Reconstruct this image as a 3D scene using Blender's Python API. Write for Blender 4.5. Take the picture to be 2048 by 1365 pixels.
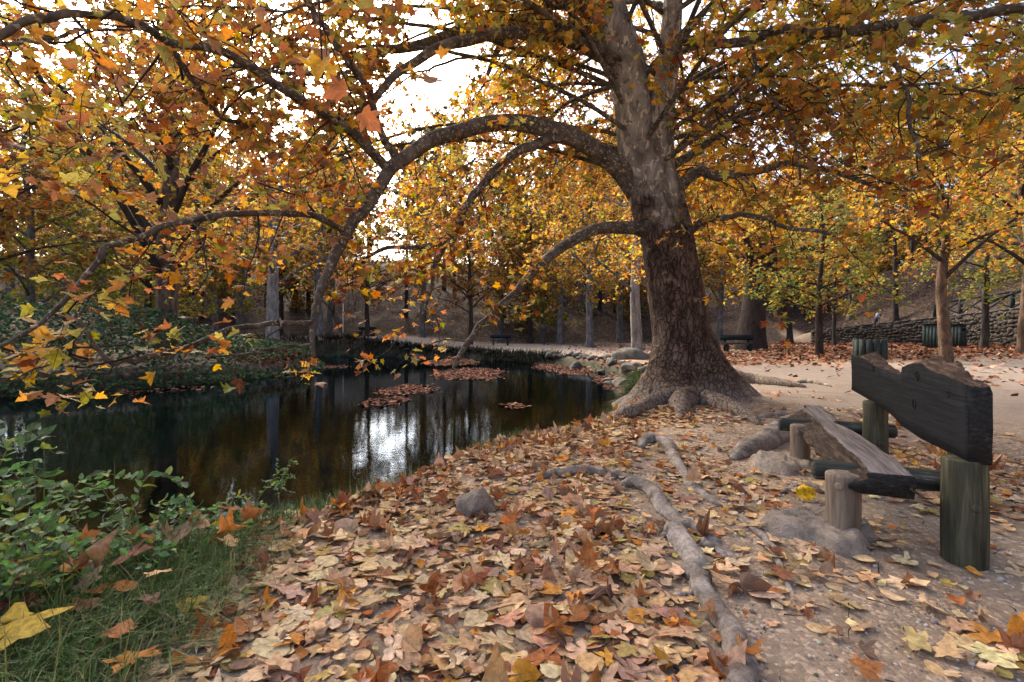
import bpy, math, random
import numpy as np
from mathutils import Vector, Matrix

random.seed(11)
rng = np.random.default_rng(11)
SC = bpy.context.scene
COL = SC.collection
for o in list(bpy.data.objects):
    bpy.data.objects.remove(o)

# ------------------------------------------------------------------ camera, sky, sun, exposure
F, YH, H = 967.0, 665.0, 1.15          # focal length in photo pixels, horizon row, eye height
cam_d = bpy.data.cameras.new('camera')
cam = bpy.data.objects.new('camera', cam_d)
COL.objects.link(cam)
cam.location = (0, 0, H)
cam.rotation_euler = (math.radians(90), 0, 0)
cam_d.sensor_width = 36.0
cam_d.lens = F / 2048.0 * 36.0
cam_d.shift_y = -(682.5 - YH) / 2048.0
cam_d.clip_start = 0.05
cam_d.clip_end = 2000.0
SC.camera = cam

SUN_EL, SUN_AZ = math.radians(38.0), math.radians(-32.0)     # azimuth from +Y, negative = left
world = bpy.data.worlds.new('World')
SC.world = world
world.use_nodes = True
wn = world.node_tree
bg = wn.nodes['Background']
sky = wn.nodes.new('ShaderNodeTexSky')
sky.sky_type = 'NISHITA'
sky.sun_disc = False
sky.sun_elevation = SUN_EL
sky.sun_rotation = SUN_AZ
sky.air_density = 0.8
sky.dust_density = 6.5
sky.ozone_density = 0.3
wn.links.new(sky.outputs[0], bg.inputs[0])
bg.inputs[1].default_value = 0.15

sun_d = bpy.data.lights.new('sun', 'SUN')
sun_d.energy = 1.5
sun_d.angle = math.radians(14)
sun_d.color = (1.0, 0.9, 0.76)
sun = bpy.data.objects.new('sun', sun_d)
COL.objects.link(sun)
S = Vector((math.sin(SUN_AZ) * math.cos(SUN_EL), math.cos(SUN_AZ) * math.cos(SUN_EL), math.sin(SUN_EL)))
sun.rotation_euler = S.to_track_quat('Z', 'Y').to_euler()
sun.location = (-20, 40, 30)

SC.view_settings.view_transform = 'Standard'
SC.view_settings.look = 'None'
SC.view_settings.exposure = 2.05
SC.view_settings.gamma = 1.0
SC.render.engine = 'CYCLES'
cy = SC.cycles
cy.max_bounces = 7
cy.diffuse_bounces = 4
cy.glossy_bounces = 3
cy.transmission_bounces = 4
cy.transparent_max_bounces = 8
cy.caustics_reflective = False
cy.caustics_refractive = False
cy.sample_clamp_indirect = 6.0
cy.use_denoising = True
try:
    cy.denoiser = 'OPENIMAGEDENOISE'
    cy.denoising_input_passes = 'RGB_ALBEDO_NORMAL'
    cy.denoising_prefilter = 'NONE'
except Exception:
    pass

# ------------------------------------------------------------------ helpers
def P(px, py, d):
    """a point of the place: seen at photo pixel (px, py), d metres in front of the camera"""
    return np.array([(px - 1024) / F * d, d, H - (py - YH) / F * d])

def sm(e0, e1, x):
    t = np.clip((np.asarray(x, float) - e0) / (e1 - e0), 0, 1)
    return t * t * (3 - 2 * t)

_tab = np.random.default_rng(5).random((256, 256))
def vn(x, y, s=1.0, o=0.0):
    x = np.asarray(x, float) * s + o * 17.3 + 1000; y = np.asarray(y, float) * s + o * 7.1 + 1000
    xi = np.floor(x).astype(int); yi = np.floor(y).astype(int)
    fx = x - xi; fy = y - yi
    fx = fx * fx * (3 - 2 * fx); fy = fy * fy * (3 - 2 * fy)
    a = _tab[xi % 256, yi % 256]; b = _tab[(xi + 1) % 256, yi % 256]
    c = _tab[xi % 256, (yi + 1) % 256]; d = _tab[(xi + 1) % 256, (yi + 1) % 256]
    return (a * (1 - fx) + b * fx) * (1 - fy) + (c * (1 - fx) + d * fx) * fy
def fbm(x, y, s=1.0, o=0.0, n=4):
    v = 0; a = .5
    for i in range(n):
        v = v + a * vn(x, y, s, o + i); s *= 2.03; a *= .5
    return v / (1 - .5 ** n)

def norm(v):
    v = np.asarray(v, float)
    return v / np.maximum(np.linalg.norm(v, axis=-1, keepdims=True), 1e-9)

def spline(pts, n):
    """Catmull-Rom through pts (any number of columns), n samples"""
    p = np.asarray(pts, float)
    if len(p) == 2:
        t = np.linspace(0, 1, n)[:, None]
        return p[0] * (1 - t) + p[1] * t
    q = np.vstack([2 * p[0] - p[1], p, 2 * p[-1] - p[-2]])
    u = np.linspace(0, len(p) - 1 - 1e-6, n)
    i = np.floor(u).astype(int); t = (u - i)[:, None]
    a, b, c, d = q[i], q[i + 1], q[i + 2], q[i + 3]
    return .5 * ((2 * b) + (-a + c) * t + (2 * a - 5 * b + 4 * c - d) * t ** 2 + (-a + 3 * b - 3 * c + d) * t ** 3)

def mesh_np(name, V, polys, mats=(), col=None, luv=None, smooth=True, matidx=None):
    """polys: int array (n,3) or (n,4), or list of such arrays"""
    me = bpy.data.meshes.new(name)
    V = np.asarray(V, np.float32).reshape(-1, 3)
    if isinstance(polys, np.ndarray):
        polys = [polys]
    polys = [np.asarray(p, np.int32) for p in polys if len(p)]
    loops = np.concatenate([p.ravel() for p in polys]).astype(np.int32)
    tot = np.concatenate([np.full(len(p), p.shape[1], np.int32) for p in polys])
    start = np.concatenate([[0], np.cumsum(tot)[:-1]]).astype(np.int32)
    me.vertices.add(len(V)); me.vertices.foreach_set('co', V.ravel())
    me.loops.add(len(loops)); me.loops.foreach_set('vertex_index', loops)
    me.polygons.add(len(tot)); me.polygons.foreach_set('loop_start', start)
    if smooth:
        me.polygons.foreach_set('use_smooth', np.ones(len(tot), bool))
    for m in mats:
        me.materials.append(m)
    if matidx is not None:
        me.polygons.foreach_set('material_index', np.asarray(matidx, np.int32))
    if col is not None:
        c = np.ones((len(V), 4), np.float32); c[:, :3] = col
        a = me.attributes.new('col', 'FLOAT_COLOR', 'POINT'); a.data.foreach_set('color', c.ravel())
    if luv is not None:
        a = me.attributes.new('luv', 'FLOAT_VECTOR', 'POINT'); a.data.foreach_set('vector', np.asarray(luv, np.float32).ravel())
    me.update(calc_edges=True)
    me.validate(verbose=False)
    return me

def obj(name, me, parent=None, label=None, cat=None, group=None, kind=None):
    o = bpy.data.objects.new(name, me)
    COL.objects.link(o)
    if parent is not None:
        o.parent = parent
        if me is not None and parent.type == 'EMPTY' or parent.matrix_basis != Matrix():
            o.matrix_parent_inverse = parent.matrix_basis.inverted()
    tag(o, label, cat, group, kind)
    return o

def tag(o, label=None, cat=None, group=None, kind=None):
    if label: o['label'] = label
    if cat: o['category'] = cat
    if group: o['group'] = group
    if kind: o['kind'] = kind
    return o

def empty(name, loc, label=None, cat=None, group=None, kind=None, rz=0.0):
    o = bpy.data.objects.new(name, None)
    COL.objects.link(o)
    o.location = [float(v) for v in loc]
    o.rotation_euler = (0, 0, rz)
    o.empty_display_size = .2
    o.matrix_basis = Matrix.Translation(Vector([float(v) for v in loc])) @ Matrix.Rotation(rz, 4, 'Z')
    return tag(o, label, cat, group, kind)

def part(name, me, parent, label=None, kind=None):
    """child whose mesh is in the parent's own coordinates"""
    o = bpy.data.objects.new(name, me)
    COL.objects.link(o)
    o.parent = parent
    return tag(o, label, None, None, kind)

class Acc:
    """collects pieces into one mesh"""
    def __init__(s): s.V = []; s.P3 = []; s.P4 = []; s.C = []; s.L = []; s.n = 0
    def add(s, V, T=None, Q=None, col=None, luv=None):
        V = np.asarray(V, float).reshape(-1, 3)
        if T is not None and len(T): s.P3.append(np.asarray(T) + s.n)
        if Q is not None and len(Q): s.P4.append(np.asarray(Q) + s.n)
        s.V.append(V); s.n += len(V)
        if col is not None:
            c = np.asarray(col, float); s.C.append(np.broadcast_to(c, (len(V), 3)) if c.ndim == 1 else c)
        if luv is not None: s.L.append(luv)
        return s
    def mesh(s, name, mats, smooth=True):
        polys = []
        if s.P3: polys.append(np.concatenate(s.P3))
        if s.P4: polys.append(np.concatenate(s.P4))
        return mesh_np(name, np.concatenate(s.V), polys, mats, np.concatenate(s.C) if s.C else None,
                       np.concatenate(s.L) if s.L else None, smooth)

def tube(pts, rad, sides=10, rough=0.0, seed=0, squash=None, cap=True, lob=None):
    """tapered tube along pts; rough = radial unevenness; returns V, quads, tris"""
    p = np.asarray(pts, float); n = len(p)
    r = np.broadcast_to(np.asarray(rad, float), (n,)).copy()
    t = np.gradient(p, axis=0); t = norm(t)
    ref = np.array([0, 0, 1.]) if abs(t[0, 2]) < .9 else np.array([1., 0, 0])
    u = norm(np.cross(ref, t[0])); U = [u]
    for i in range(1, n):
        u = U[-1] - t[i] * np.dot(U[-1], t[i]); U.append(norm(u))
    U = np.array(U); W = np.cross(t, U)
    a = np.linspace(0, 2 * np.pi, sides, endpoint=False)
    R = r[:, None] * np.ones(sides)
    if rough:
        s = np.concatenate([[0], np.cumsum(np.linalg.norm(np.diff(p, axis=0), axis=1))])
        k = fbm(np.cos(a)[None] * 1.5 + 9 * seed + s[:, None] * .3 / max(r.mean() * 8, .08), np.sin(a)[None] * 1.5 + s[:, None] / max(r.mean() * 14, .12), 1.0, seed, 3)
        R = R * (1 + rough * (k - .5) * 2)
    if lob is not None: R = R * lob(a, np.arange(n))
    V = p[:, None] + U[:, None] * (R * np.cos(a))[..., None] + W[:, None] * (R * np.sin(a))[..., None]
    V = V.reshape(-1, 3)
    i = np.arange(n - 1)[:, None] * sides; j = np.arange(sides)[None]; j2 = (j + 1) % sides
    Q = np.stack([i + j, i + j2, i + sides + j2, i + sides + j], -1).reshape(-1, 4)
    T = np.zeros((0, 3), int)
    if cap:
        V = np.vstack([V, p[0], p[-1]]); b = n * sides
        j = np.arange(sides); j2 = (j + 1) % sides
        T = np.vstack([np.stack([np.full(sides, b), j2, j], -1), np.stack([np.full(sides, b + 1), (n - 1) * sides + j, (n - 1) * sides + j2], -1)])
    return V, Q, T

def tube_mesh(name, pts, rad, mat, sides=10, rough=0.0, seed=0, **k):
    V, Q, T = tube(pts, rad, sides, rough, seed, **k)
    return mesh_np(name, V, [T, Q], [mat])

def batch_tubes(pts, r0, r1, sides=3):
    """pts (n,k,3): many thin twigs at once"""
    n, k, _ = pts.shape
    t = norm(np.gradient(pts, axis=1))
    ref = np.where(np.abs(t[:, :1, 2:3]) < .9, np.array([0, 0, 1.]), np.array([1., 0, 0]))
    u = norm(np.cross(np.broadcast_to(ref, t.shape), t)); w = np.cross(t, u)
    a = np.linspace(0, 2 * np.pi, sides, endpoint=False)
    f = np.linspace(0, 1, k)
    r = np.asarray(r0)[:, None] * (1 - f) + np.asarray(r1)[:, None] * f
    V = pts[:, :, None] + r[:, :, None, None] * (u[:, :, None] * np.cos(a)[:, None] + w[:, :, None] * np.sin(a)[:, None])
    b = (np.arange(n) * k * sides)[:, None, None]; i = (np.arange(k - 1) * sides)[None, :, None]; j = np.arange(sides)[None, None]; j2 = (j + 1) % sides
    Q = np.stack(np.broadcast_arrays(b + i + j, b + i + j2, b + i + sides + j2, b + i + sides + j), -1).reshape(-1, 4)
    return V.reshape(-1, 3), Q

def box(acc, c, s, R=None, col=None, bev=0.0):
    c = np.asarray(c, float); s = np.asarray(s, float) / 2
    V = np.array([[x, y, z] for x in (-1, 1) for y in (-1, 1) for z in (-1, 1)], float) * s
    if R is not None: V = V @ np.asarray(R).T
    Q = np.array([[0, 1, 3, 2], [4, 6, 7, 5], [0, 4, 5, 1], [2, 3, 7, 6], [0, 2, 6, 4], [1, 5, 7, 3]])
    acc.add(V + c, Q=Q, col=col)

def rotz(a):
    c, s = math.cos(a), math.sin(a)
    return np.array([[c, -s, 0], [s, c, 0], [0, 0, 1.]])

# ------------------------------------------------------------------ materials
def new_mat(name):
    m = bpy.data.materials.new(name); m.use_nodes = True
    nt = m.node_tree; nt.nodes.clear()
    out = nt.nodes.new('ShaderNodeOutputMaterial')
    return m, nt, out
def N(nt, typ, **kw):
    n = nt.nodes.new(typ)
    for k, v in kw.items(): setattr(n, k, v)
    return n
def L(nt, a, b): nt.links.new(a, b)
def val(nt, x):
    return x
def math_n(nt, op, a, b=None, clamp=False):
    n = N(nt, 'ShaderNodeMath', operation=op, use_clamp=clamp)
    for i, v in enumerate((a, b)):
        if v is None: continue
        if isinstance(v, (int, float)): n.inputs[i].default_value = v
        else: L(nt, v, n.inputs[i])
    return n.outputs[0]
def ramp(nt, fac, stops, interp='LINEAR'):
    r = N(nt, 'ShaderNodeValToRGB'); r.color_ramp.interpolation = interp
    e = r.color_ramp.elements
    while len(e) < len(stops): e.new(0.5)
    for i, (p, c) in enumerate(stops):
        e[i].position = p
        e[i].color = (c, c, c, 1) if isinstance(c, (int, float)) else (*c, 1)
    L(nt, fac, r.inputs[0])
    return r.outputs[0]
def mixc(nt, fac, a, b, blend='MIX'):
    n = N(nt, 'ShaderNodeMix', data_type='RGBA', blend_type=blend)
    for i, v in ((0, fac), (6, a), (7, b)):
        if isinstance(v, (int, float)): n.inputs[i].default_value = v
        elif isinstance(v, tuple): n.inputs[i].default_value = (*v, 1) if len(v) == 3 else v
        else: L(nt, v, n.inputs[i])
    return n.outputs[2]
def noise(nt, vec, scale, detail=4, rough=.55, dist=0.0):
    n = N(nt, 'ShaderNodeTexNoise'); n.inputs['Scale'].default_value = scale; n.inputs['Detail'].default_value = detail
    n.inputs['Roughness'].default_value = rough; n.inputs['Distortion'].default_value = dist
    if vec is not None: L(nt, vec, n.inputs['Vector'])
    return n.outputs['Fac']
def voro(nt, vec, scale, feature='F1', out='Distance', rnd=1.0):
    n = N(nt, 'ShaderNodeTexVoronoi', feature=feature); n.inputs['Scale'].default_value = scale
    n.inputs['Randomness'].default_value = rnd
    L(nt, vec, n.inputs['Vector'])
    return n.outputs[out]
def mapping(nt, vec, sc=(1, 1, 1), loc=(0, 0, 0), rot=(0, 0, 0)):
    n = N(nt, 'ShaderNodeMapping'); n.inputs['Scale'].default_value = sc; n.inputs['Location'].default_value = loc; n.inputs['Rotation'].default_value = rot
    L(nt, vec, n.inputs['Vector']); return n.outputs[0]
def bump(nt, h, strength=.5, dist=.02):
    b = N(nt, 'ShaderNodeBump'); b.inputs['Strength'].default_value = strength; b.inputs['Distance'].default_value = dist
    L(nt, h, b.inputs['Height']); return b.outputs[0]
def principled(nt, out, col, rough=.8, nrm=None, spec=.3):
    p = N(nt, 'ShaderNodeBsdfPrincipled')
    if isinstance(col, tuple): p.inputs['Base Color'].default_value = (*col, 1)
    else: L(nt, col, p.inputs['Base Color'])
    if isinstance(rough, (int, float)): p.inputs['Roughness'].default_value = rough
    else: L(nt, rough, p.inputs['Roughness'])
    p.inputs['Specular IOR Level'].default_value = spec
    if nrm is not None: L(nt, nrm, p.inputs['Normal'])
    if out is not None: L(nt, p.outputs[0], out.inputs[0])
    return p
def objco(nt): return N(nt, 'ShaderNodeTexCoord').outputs['Object']
def worldpos(nt): return N(nt, 'ShaderNodeNewGeometry').outputs['Position']

def leaf_material(name, source, trans=.45, veins=True, rough=.55, spots=.35, back=True, spec=.16):
    """source 'attr' = colour stored per leaf, 'obj' = colour of the object"""
    m, nt, out = new_mat(name)
    if source == 'attr':
        col = N(nt, 'ShaderNodeAttribute', attribute_name='col').outputs['Color']
    else:
        col = N(nt, 'ShaderNodeObjectInfo').outputs['Color']
    uv = N(nt, 'ShaderNodeAttribute', attribute_name='luv').outputs['Vector']
    if spots:
        pos = worldpos(nt)
        k = noise(nt, pos, 38, 3, .6)
        k2 = noise(nt, pos, 150, 2, .6)
        d = ramp(nt, k, [(.34, 1.0 - spots), (.62, 1.12)])
        col = mixc(nt, 1.0, col, d, 'MULTIPLY')
        col = mixc(nt, .5, col, ramp(nt, k2, [(.3, .72), (.7, 1.12)]), 'MULTIPLY')
    if veins:
        sx = N(nt, 'ShaderNodeSeparateXYZ'); L(nt, uv, sx.inputs[0])
        ax = math_n(nt, 'ABSOLUTE', sx.outputs[0]); y = sx.outputs[1]
        lines = [math_n(nt, 'MULTIPLY', ax, 1.0)]
        for dx, dy in ((.83, .56), (.99, -.08), (.55, .83)):
            oy = 0.0 if dy < .7 else .3
            yy = math_n(nt, 'SUBTRACT', y, oy)
            a = math_n(nt, 'MULTIPLY', ax, dy); b = math_n(nt, 'MULTIPLY', yy, dx)
            lines.append(math_n(nt, 'ABSOLUTE', math_n(nt, 'SUBTRACT', a, b)))
        mn = lines[0]
        for l in lines[1:]: mn = math_n(nt, 'MINIMUM', mn, l)
        v = ramp(nt, mn, [(.006, 1.0), (.022, 0.0)])
        col = mixc(nt, math_n(nt, 'MULTIPLY', v, .28), col, mixc(nt, .5, col, (.75, .5, .25)))
    if back:
        bf = N(nt, 'ShaderNodeNewGeometry').outputs['Backfacing']
        col = mixc(nt, math_n(nt, 'MULTIPLY', bf, .22), col, (.46, .33, .24))
    p = principled(nt, None, col, rough, None, spec)
    if trans > 0:
        tr = N(nt, 'ShaderNodeBsdfTranslucent')
        sat = N(nt, 'ShaderNodeHueSaturation'); sat.inputs['Saturation'].default_value = 1.12; sat.inputs['Value'].default_value = 1.35
        L(nt, col, sat.inputs['Color']); L(nt, sat.outputs[0], tr.inputs[0])
        mx = N(nt, 'ShaderNodeMixShader'); mx.inputs[0].default_value = trans
        L(nt, p.outputs[0], mx.inputs[1]); L(nt, tr.outputs[0], mx.inputs[2]); L(nt, mx.outputs[0], out.inputs[0])
    else:
        L(nt, p.outputs[0], out.inputs[0])
    return m

M = {}
M['leaf'] = leaf_material('plane_leaf', 'attr', .5, False)
M['leaf_obj'] = leaf_material('plane_leaf_single', 'obj', .45, True)
M['litter'] = leaf_material('dry_leaf', 'attr', .12, True, .75, .35, spec=.06)
M['raft'] = leaf_material('wet_leaf', 'attr', .0, False, .8, .4, back=False, spec=.0)
M['leaf_far'] = leaf_material('far_leaf', 'attr', .30, False, .7, .3, spec=.08)
M['litter_obj'] = leaf_material('dry_leaf_single', 'obj', .12, True, .65, .4)
M['green'] = leaf_material('green_leaf', 'attr', .35, False, .45, .3, back=False)
M['ivy'] = leaf_material('ivy_leaf', 'attr', .2, False, .7, .4, back=False, spec=.05)
M['green_obj'] = leaf_material('green_leaf_single', 'obj', .35, True, .42, .3, back=False)

def mat_ground():
    m, nt, out = new_mat('soil')
    pos = worldpos(nt)
    mask = N(nt, 'ShaderNodeAttribute', attribute_name='col'); sp = N(nt, 'ShaderNodeSeparateColor'); L(nt, mask.outputs['Color'], sp.inputs[0])
    n1 = noise(nt, pos, 1.3, 5, .6); n2 = noise(nt, pos, 14, 5, .65); n3 = noise(nt, pos, 90, 3, .7)
    soil = ramp(nt, n1, [(.3, (.24, .175, .12)), (.55, (.345, .26, .185)), (.75, (.41, .32, .235))])
    soil = mixc(nt, .55, soil, ramp(nt, n2, [(.3, .55), (.7, 1.25)]), 'MULTIPLY')
    vc = N(nt, 'ShaderNodeTexVoronoi'); vc.inputs['Scale'].default_value = 55; L(nt, pos, vc.inputs['Vector'])
    gsep = N(nt, 'ShaderNodeSeparateColor'); L(nt, vc.outputs['Color'], gsep.inputs[0])
    gr = ramp(nt, gsep.outputs[0], [(.55, .8), (.8, 1.05), (.97, 1.7)])
    soil = mixc(nt, .7, soil, gr, 'MULTIPLY')
    soil = mixc(nt, .4, soil, ramp(nt, n3, [(.3, .6), (.7, 1.3)]), 'MULTIPLY')
    sand = mixc(nt, .5, (.235, .192, .155), ramp(nt, n2, [(.3, .7), (.7, 1.2)]), 'MULTIPLY')
    sand = mixc(nt, .5, sand, ramp(nt, n1, [(.3, .75), (.7, 1.15)]), 'MULTIPLY')
    c = mixc(nt, sp.outputs[0], soil, sand)
    # leaf-strewn forest floor, too far to tell the leaves apart
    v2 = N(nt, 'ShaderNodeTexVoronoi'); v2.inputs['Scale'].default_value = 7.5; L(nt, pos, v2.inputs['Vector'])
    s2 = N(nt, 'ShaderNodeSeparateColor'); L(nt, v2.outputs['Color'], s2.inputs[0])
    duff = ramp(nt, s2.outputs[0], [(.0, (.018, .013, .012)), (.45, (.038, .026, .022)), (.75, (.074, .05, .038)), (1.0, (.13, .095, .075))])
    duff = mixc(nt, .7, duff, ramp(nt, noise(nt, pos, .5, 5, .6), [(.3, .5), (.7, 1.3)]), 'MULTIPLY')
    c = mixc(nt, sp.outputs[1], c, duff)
    bed = ramp(nt, noise(nt, mapping(nt, pos, (1.4, 2.2, 1)), 1.7, 6, .7), [(.35, (.008, .011, .009)), (.5, (.02, .028, .016)), (.64, (.05, .055, .03)), (.8, (.09, .07, .045))])
    c = mixc(nt, sp.outputs[2], c, bed)
    hgt = math_n(nt, 'ADD', math_n(nt, 'MULTIPLY', n2, .6), math_n(nt, 'MULTIPLY', vc.outputs['Distance'], -.35))
    hgt = math_n(nt, 'ADD', hgt, math_n(nt, 'MULTIPLY', n3, .25))
    principled(nt, out, c, .9, bump(nt, hgt, .7, .025), .06)
    return m
M['ground'] = mat_ground()

def N_noise_col(nt, vec, sc):
    n = N(nt, 'ShaderNodeTexNoise'); n.inputs['Scale'].default_value = sc; L(nt, vec, n.inputs['Vector']); return n.outputs['Color']
def mat_bark(name, kind):
    m, nt, out = new_mat(name)
    pos = worldpos(nt)
    if kind == 'plane':
        sep = N(nt, 'ShaderNodeSeparateXYZ'); L(nt, pos, sep.inputs[0])
        z = sep.outputs[2]
        # flaking upper bark
        warp = mapping(nt, pos, (1, 1, .55))
        big = noise(nt, warp, 5.5, 5, .62, .6)
        fl = noise(nt, warp, 11, 3, .5, .9)
        up = ramp(nt, big, [(.32, (.10, .085, .073)), (.47, (.20, .178, .155)), (.56, (.28, .25, .215)), (.66, (.38, .345, .29))])
        patch = ramp(nt, fl, [(.585, 0.0), (.60, 1.0)])
        up = mixc(nt, math_n(nt, 'MULTIPLY', patch, .85), up, (.56, .50, .39))
        patch2 = ramp(nt, noise(nt, warp, 7.5, 3, .5, 1.2), [(.62, 0.0), (.635, 1.0)])
        up = mixc(nt, math_n(nt, 'MULTIPLY', patch2, .7), up, (.085, .07, .055))
        # cracked lower bark
        w2 = mapping(nt, pos, (1, 1, .32))
        cr = voro(nt, mixc(nt, .10, w2, N_noise_col(nt, pos, 9)), 17, 'DISTANCE_TO_EDGE')
        crm = ramp(nt, cr, [(.0, 0.25), (.12, 1.0)])
        lo = ramp(nt, noise(nt, w2, 6, 5, .65), [(.3, (.048, .030, .023)), (.52, (.105, .07, .053)), (.72, (.19, .135, .105))])
        lo = mixc(nt, .75, lo, crm, 'MULTIPLY')
        lop = ramp(nt, noise(nt, pos, 4.0, 4, .6, .6), [(.62, 0.0), (.66, 1.0)])
        lo = mixc(nt, math_n(nt, 'MULTIPLY', lop, .55), lo, (.27, .21, .165))
        zz = math_n(nt, 'ADD', z, math_n(nt, 'MULTIPLY', math_n(nt, 'SUBTRACT', noise(nt, pos, 1.6, 4, .6), .5), 4.5))
        f = ramp(nt, math_n(nt, 'MULTIPLY', zz, .1), [(.27, 0.0), (.36, 1.0)])
        c = mixc(nt, f, lo, up)
        # pale dust kicked up on the foot of the trunk
        zd = math_n(nt, 'ADD', z, math_n(nt, 'MULTIPLY', math_n(nt, 'SUBTRACT', noise(nt, pos, 3.0, 4, .6), .5), .7))
        dust = ramp(nt, zd, [(.02, 1.0), (.42, 0.0)])
        c = mixc(nt, math_n(nt, 'MULTIPLY', dust, .8), c, (.30, .25, .205))
        hgt = math_n(nt, 'ADD', math_n(nt, 'MULTIPLY', math_n(nt, 'MULTIPLY', crm, math_n(nt, 'SUBTRACT', 1.0, f)), .7), math_n(nt, 'MULTIPLY', big, .6))
        hgt = math_n(nt, 'ADD', hgt, math_n(nt, 'MULTIPLY', patch, -.12))
        principled(nt, out, c, .85, bump(nt, hgt, 1.0, .05), .1)
        return m
    w = mapping(nt, pos, (1, 1, .35) if kind != 'root' else (1, 1, 1))
    n1 = noise(nt, w, 6, 5, .65, .4); n2 = noise(nt, w, 40, 4, .6)
    stops = {'dark': [(.3, (.018, .015, .013)), (.55, (.05, .042, .036)), (.75, (.10, .085, .072))],
             'brown': [(.3, (.04, .026, .018)), (.5, (.095, .062, .042)), (.66, (.19, .13, .085)), (.78, (.29, .22, .15))],
             'grey': [(.3, (.055, .05, .047)), (.52, (.13, .12, .112)), (.7, (.25, .235, .215))],
             'pale': [(.3, (.10, .085, .075)), (.5, (.22, .20, .18)), (.68, (.36, .34, .31))],
             'root': [(.32, (.10, .08, .066)), (.46, (.24, .20, .168)), (.58, (.32, .275, .235)), (.7, (.43, .375, .325))],
             'twig': [(.3, (.022, .017, .014)), (.6, (.055, .042, .033)), (.8, (.11, .09, .07))]}[kind]
    c = ramp(nt, n1, stops)
    c = mixc(nt, .65, c, ramp(nt, n2, [(.3, .45), (.7, 1.35)]), 'MULTIPLY')
    hgt = math_n(nt, 'ADD', n1, math_n(nt, 'MULTIPLY', n2, .5))
    principled(nt, out, c, .85, bump(nt, hgt, .9, .035), .1)
    return m
for k in ('plane', 'dark', 'brown', 'grey', 'pale', 'root', 'twig'):
    M['bark_' + k] = mat_bark('bark_' + k, k)

def mat_branch():
    """limb bark: grey with small cream flakes"""
    m, nt, out = new_mat('limb_bark')
    pos = worldpos(nt)
    big = noise(nt, pos, 7, 5, .62, .5); fl = noise(nt, pos, 21, 3, .5, .8)
    c = ramp(nt, big, [(.3, (.035, .029, .024)), (.5, (.085, .071, .058)), (.7, (.16, .135, .108))])
    c = mixc(nt, ramp(nt, fl, [(.60, 0.0), (.615, .8)]), c, (.36, .31, .225))
    principled(nt, out, c, .85, bump(nt, math_n(nt, 'ADD', big, math_n(nt, 'MULTIPLY', fl, .4)), .6, .015), .2)
    return m
M['limb'] = mat_branch()

def mat_wood(name, stops, grain=(3, 40, 40), nscale=1.0, wear=None, bstr=.6, weargrain=(2, 30, 30), scratch=None):
    m, nt, out = new_mat(name)
    o = objco(nt)
    g = noise(nt, mapping(nt, o, grain), nscale, 6, .65, .5)
    fine = noise(nt, mapping(nt, o, (grain[0] * 2, grain[1] * 4, grain[2] * 4)), nscale, 3, .6)
    c = ramp(nt, g, stops)
    c = mixc(nt, .5, c, ramp(nt, fine, [(.3, .55), (.7, 1.35)]), 'MULTIPLY')
    if wear:
        w = noise(nt, mapping(nt, o, weargrain), 1.0, 4, .7)
        c = mixc(nt, ramp(nt, w, [(wear[0], 0.0), (wear[0] + .05, 1.0)]), c, wear[1])
    hgt = math_n(nt, 'ADD', g, math_n(nt, 'MULTIPLY', fine, .5))
    principled(nt, out, c, .78, bump(nt, hgt, bstr, .012), .14)
    return m
# planks: local x runs along the grain
M['wood_back'] = mat_wood('painted_plank', [(.3, (.007, .008, .010)), (.55, (.014, .016, .019)), (.75, (.032, .036, .040))], (2.5, 30, 45), 1.0, (.74, (.16, .155, .15)), .7, (7, 80, 80))
M['wood_seat'] = mat_wood('weathered_plank', [(.28, (.05, .042, .04)), (.5, (.17, .145, .135)), (.72, (.30, .265, .25))], (2.0, 28, 28), 1.0, None, .9)
M['wood_rot'] = mat_wood('rotten_wood', [(.28, (.02, .012, .009)), (.5, (.085, .053, .036)), (.72, (.24, .17, .12))], (5, 45, 45), 1.0, None, 1.0)
M['wood_rot_seat'] = mat_wood('rotten_seat_edge', [(.28, (.014, .010, .008)), (.5, (.05, .034, .026)), (.72, (.15, .11, .085))], (4, 50, 50), 1.0, None, 1.0)
M['wood_end'] = mat_wood('end_grain', [(.28, (.012, .012, .012)), (.55, (.03, .03, .029)), (.78, (.09, .085, .075))], (10, 25, 60), 1.0, None, .9)
# posts: local z runs along the grain
M['post_green'] = mat_wood('green_post', [(.3, (.018, .019, .013)), (.55, (.062, .062, .04)), (.75, (.15, .135, .085))], (22, 22, 1.5), 1.0, (.63, (.15, .125, .075)), .5, (14, 14, 2.5))
M['post_bare'] = mat_wood('bare_post', [(.3, (.085, .066, .05)), (.52, (.19, .15, .112)), (.75, (.32, .25, .185))], (18, 18, 1.3), 1.0, (.64, (.02, .03, .032)), .5, (16, 16, 7))
M['rail_green'] = mat_wood('green_rail', [(.3, (.018, .021, .018)), (.55, (.05, .054, .045)), (.75, (.14, .135, .11))], (2, 22, 22), 1.0, (.62, (.17, .16, .145)), .5, (3, 18, 18))
M['fence'] = mat_wood('dark_green_timber', [(.3, (.008, .012, .014)), (.6, (.018, .026, .028)), (.8, (.04, .05, .05))], (3, 20, 20), 1.0, None, .3)
M['bin_green'] = mat_wood('green_slat', [(.3, (.016, .024, .023)), (.55, (.032, .046, .043)), (.75, (.07, .085, .075))], (22, 22, 1.5), 1.0, None, .3)

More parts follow.
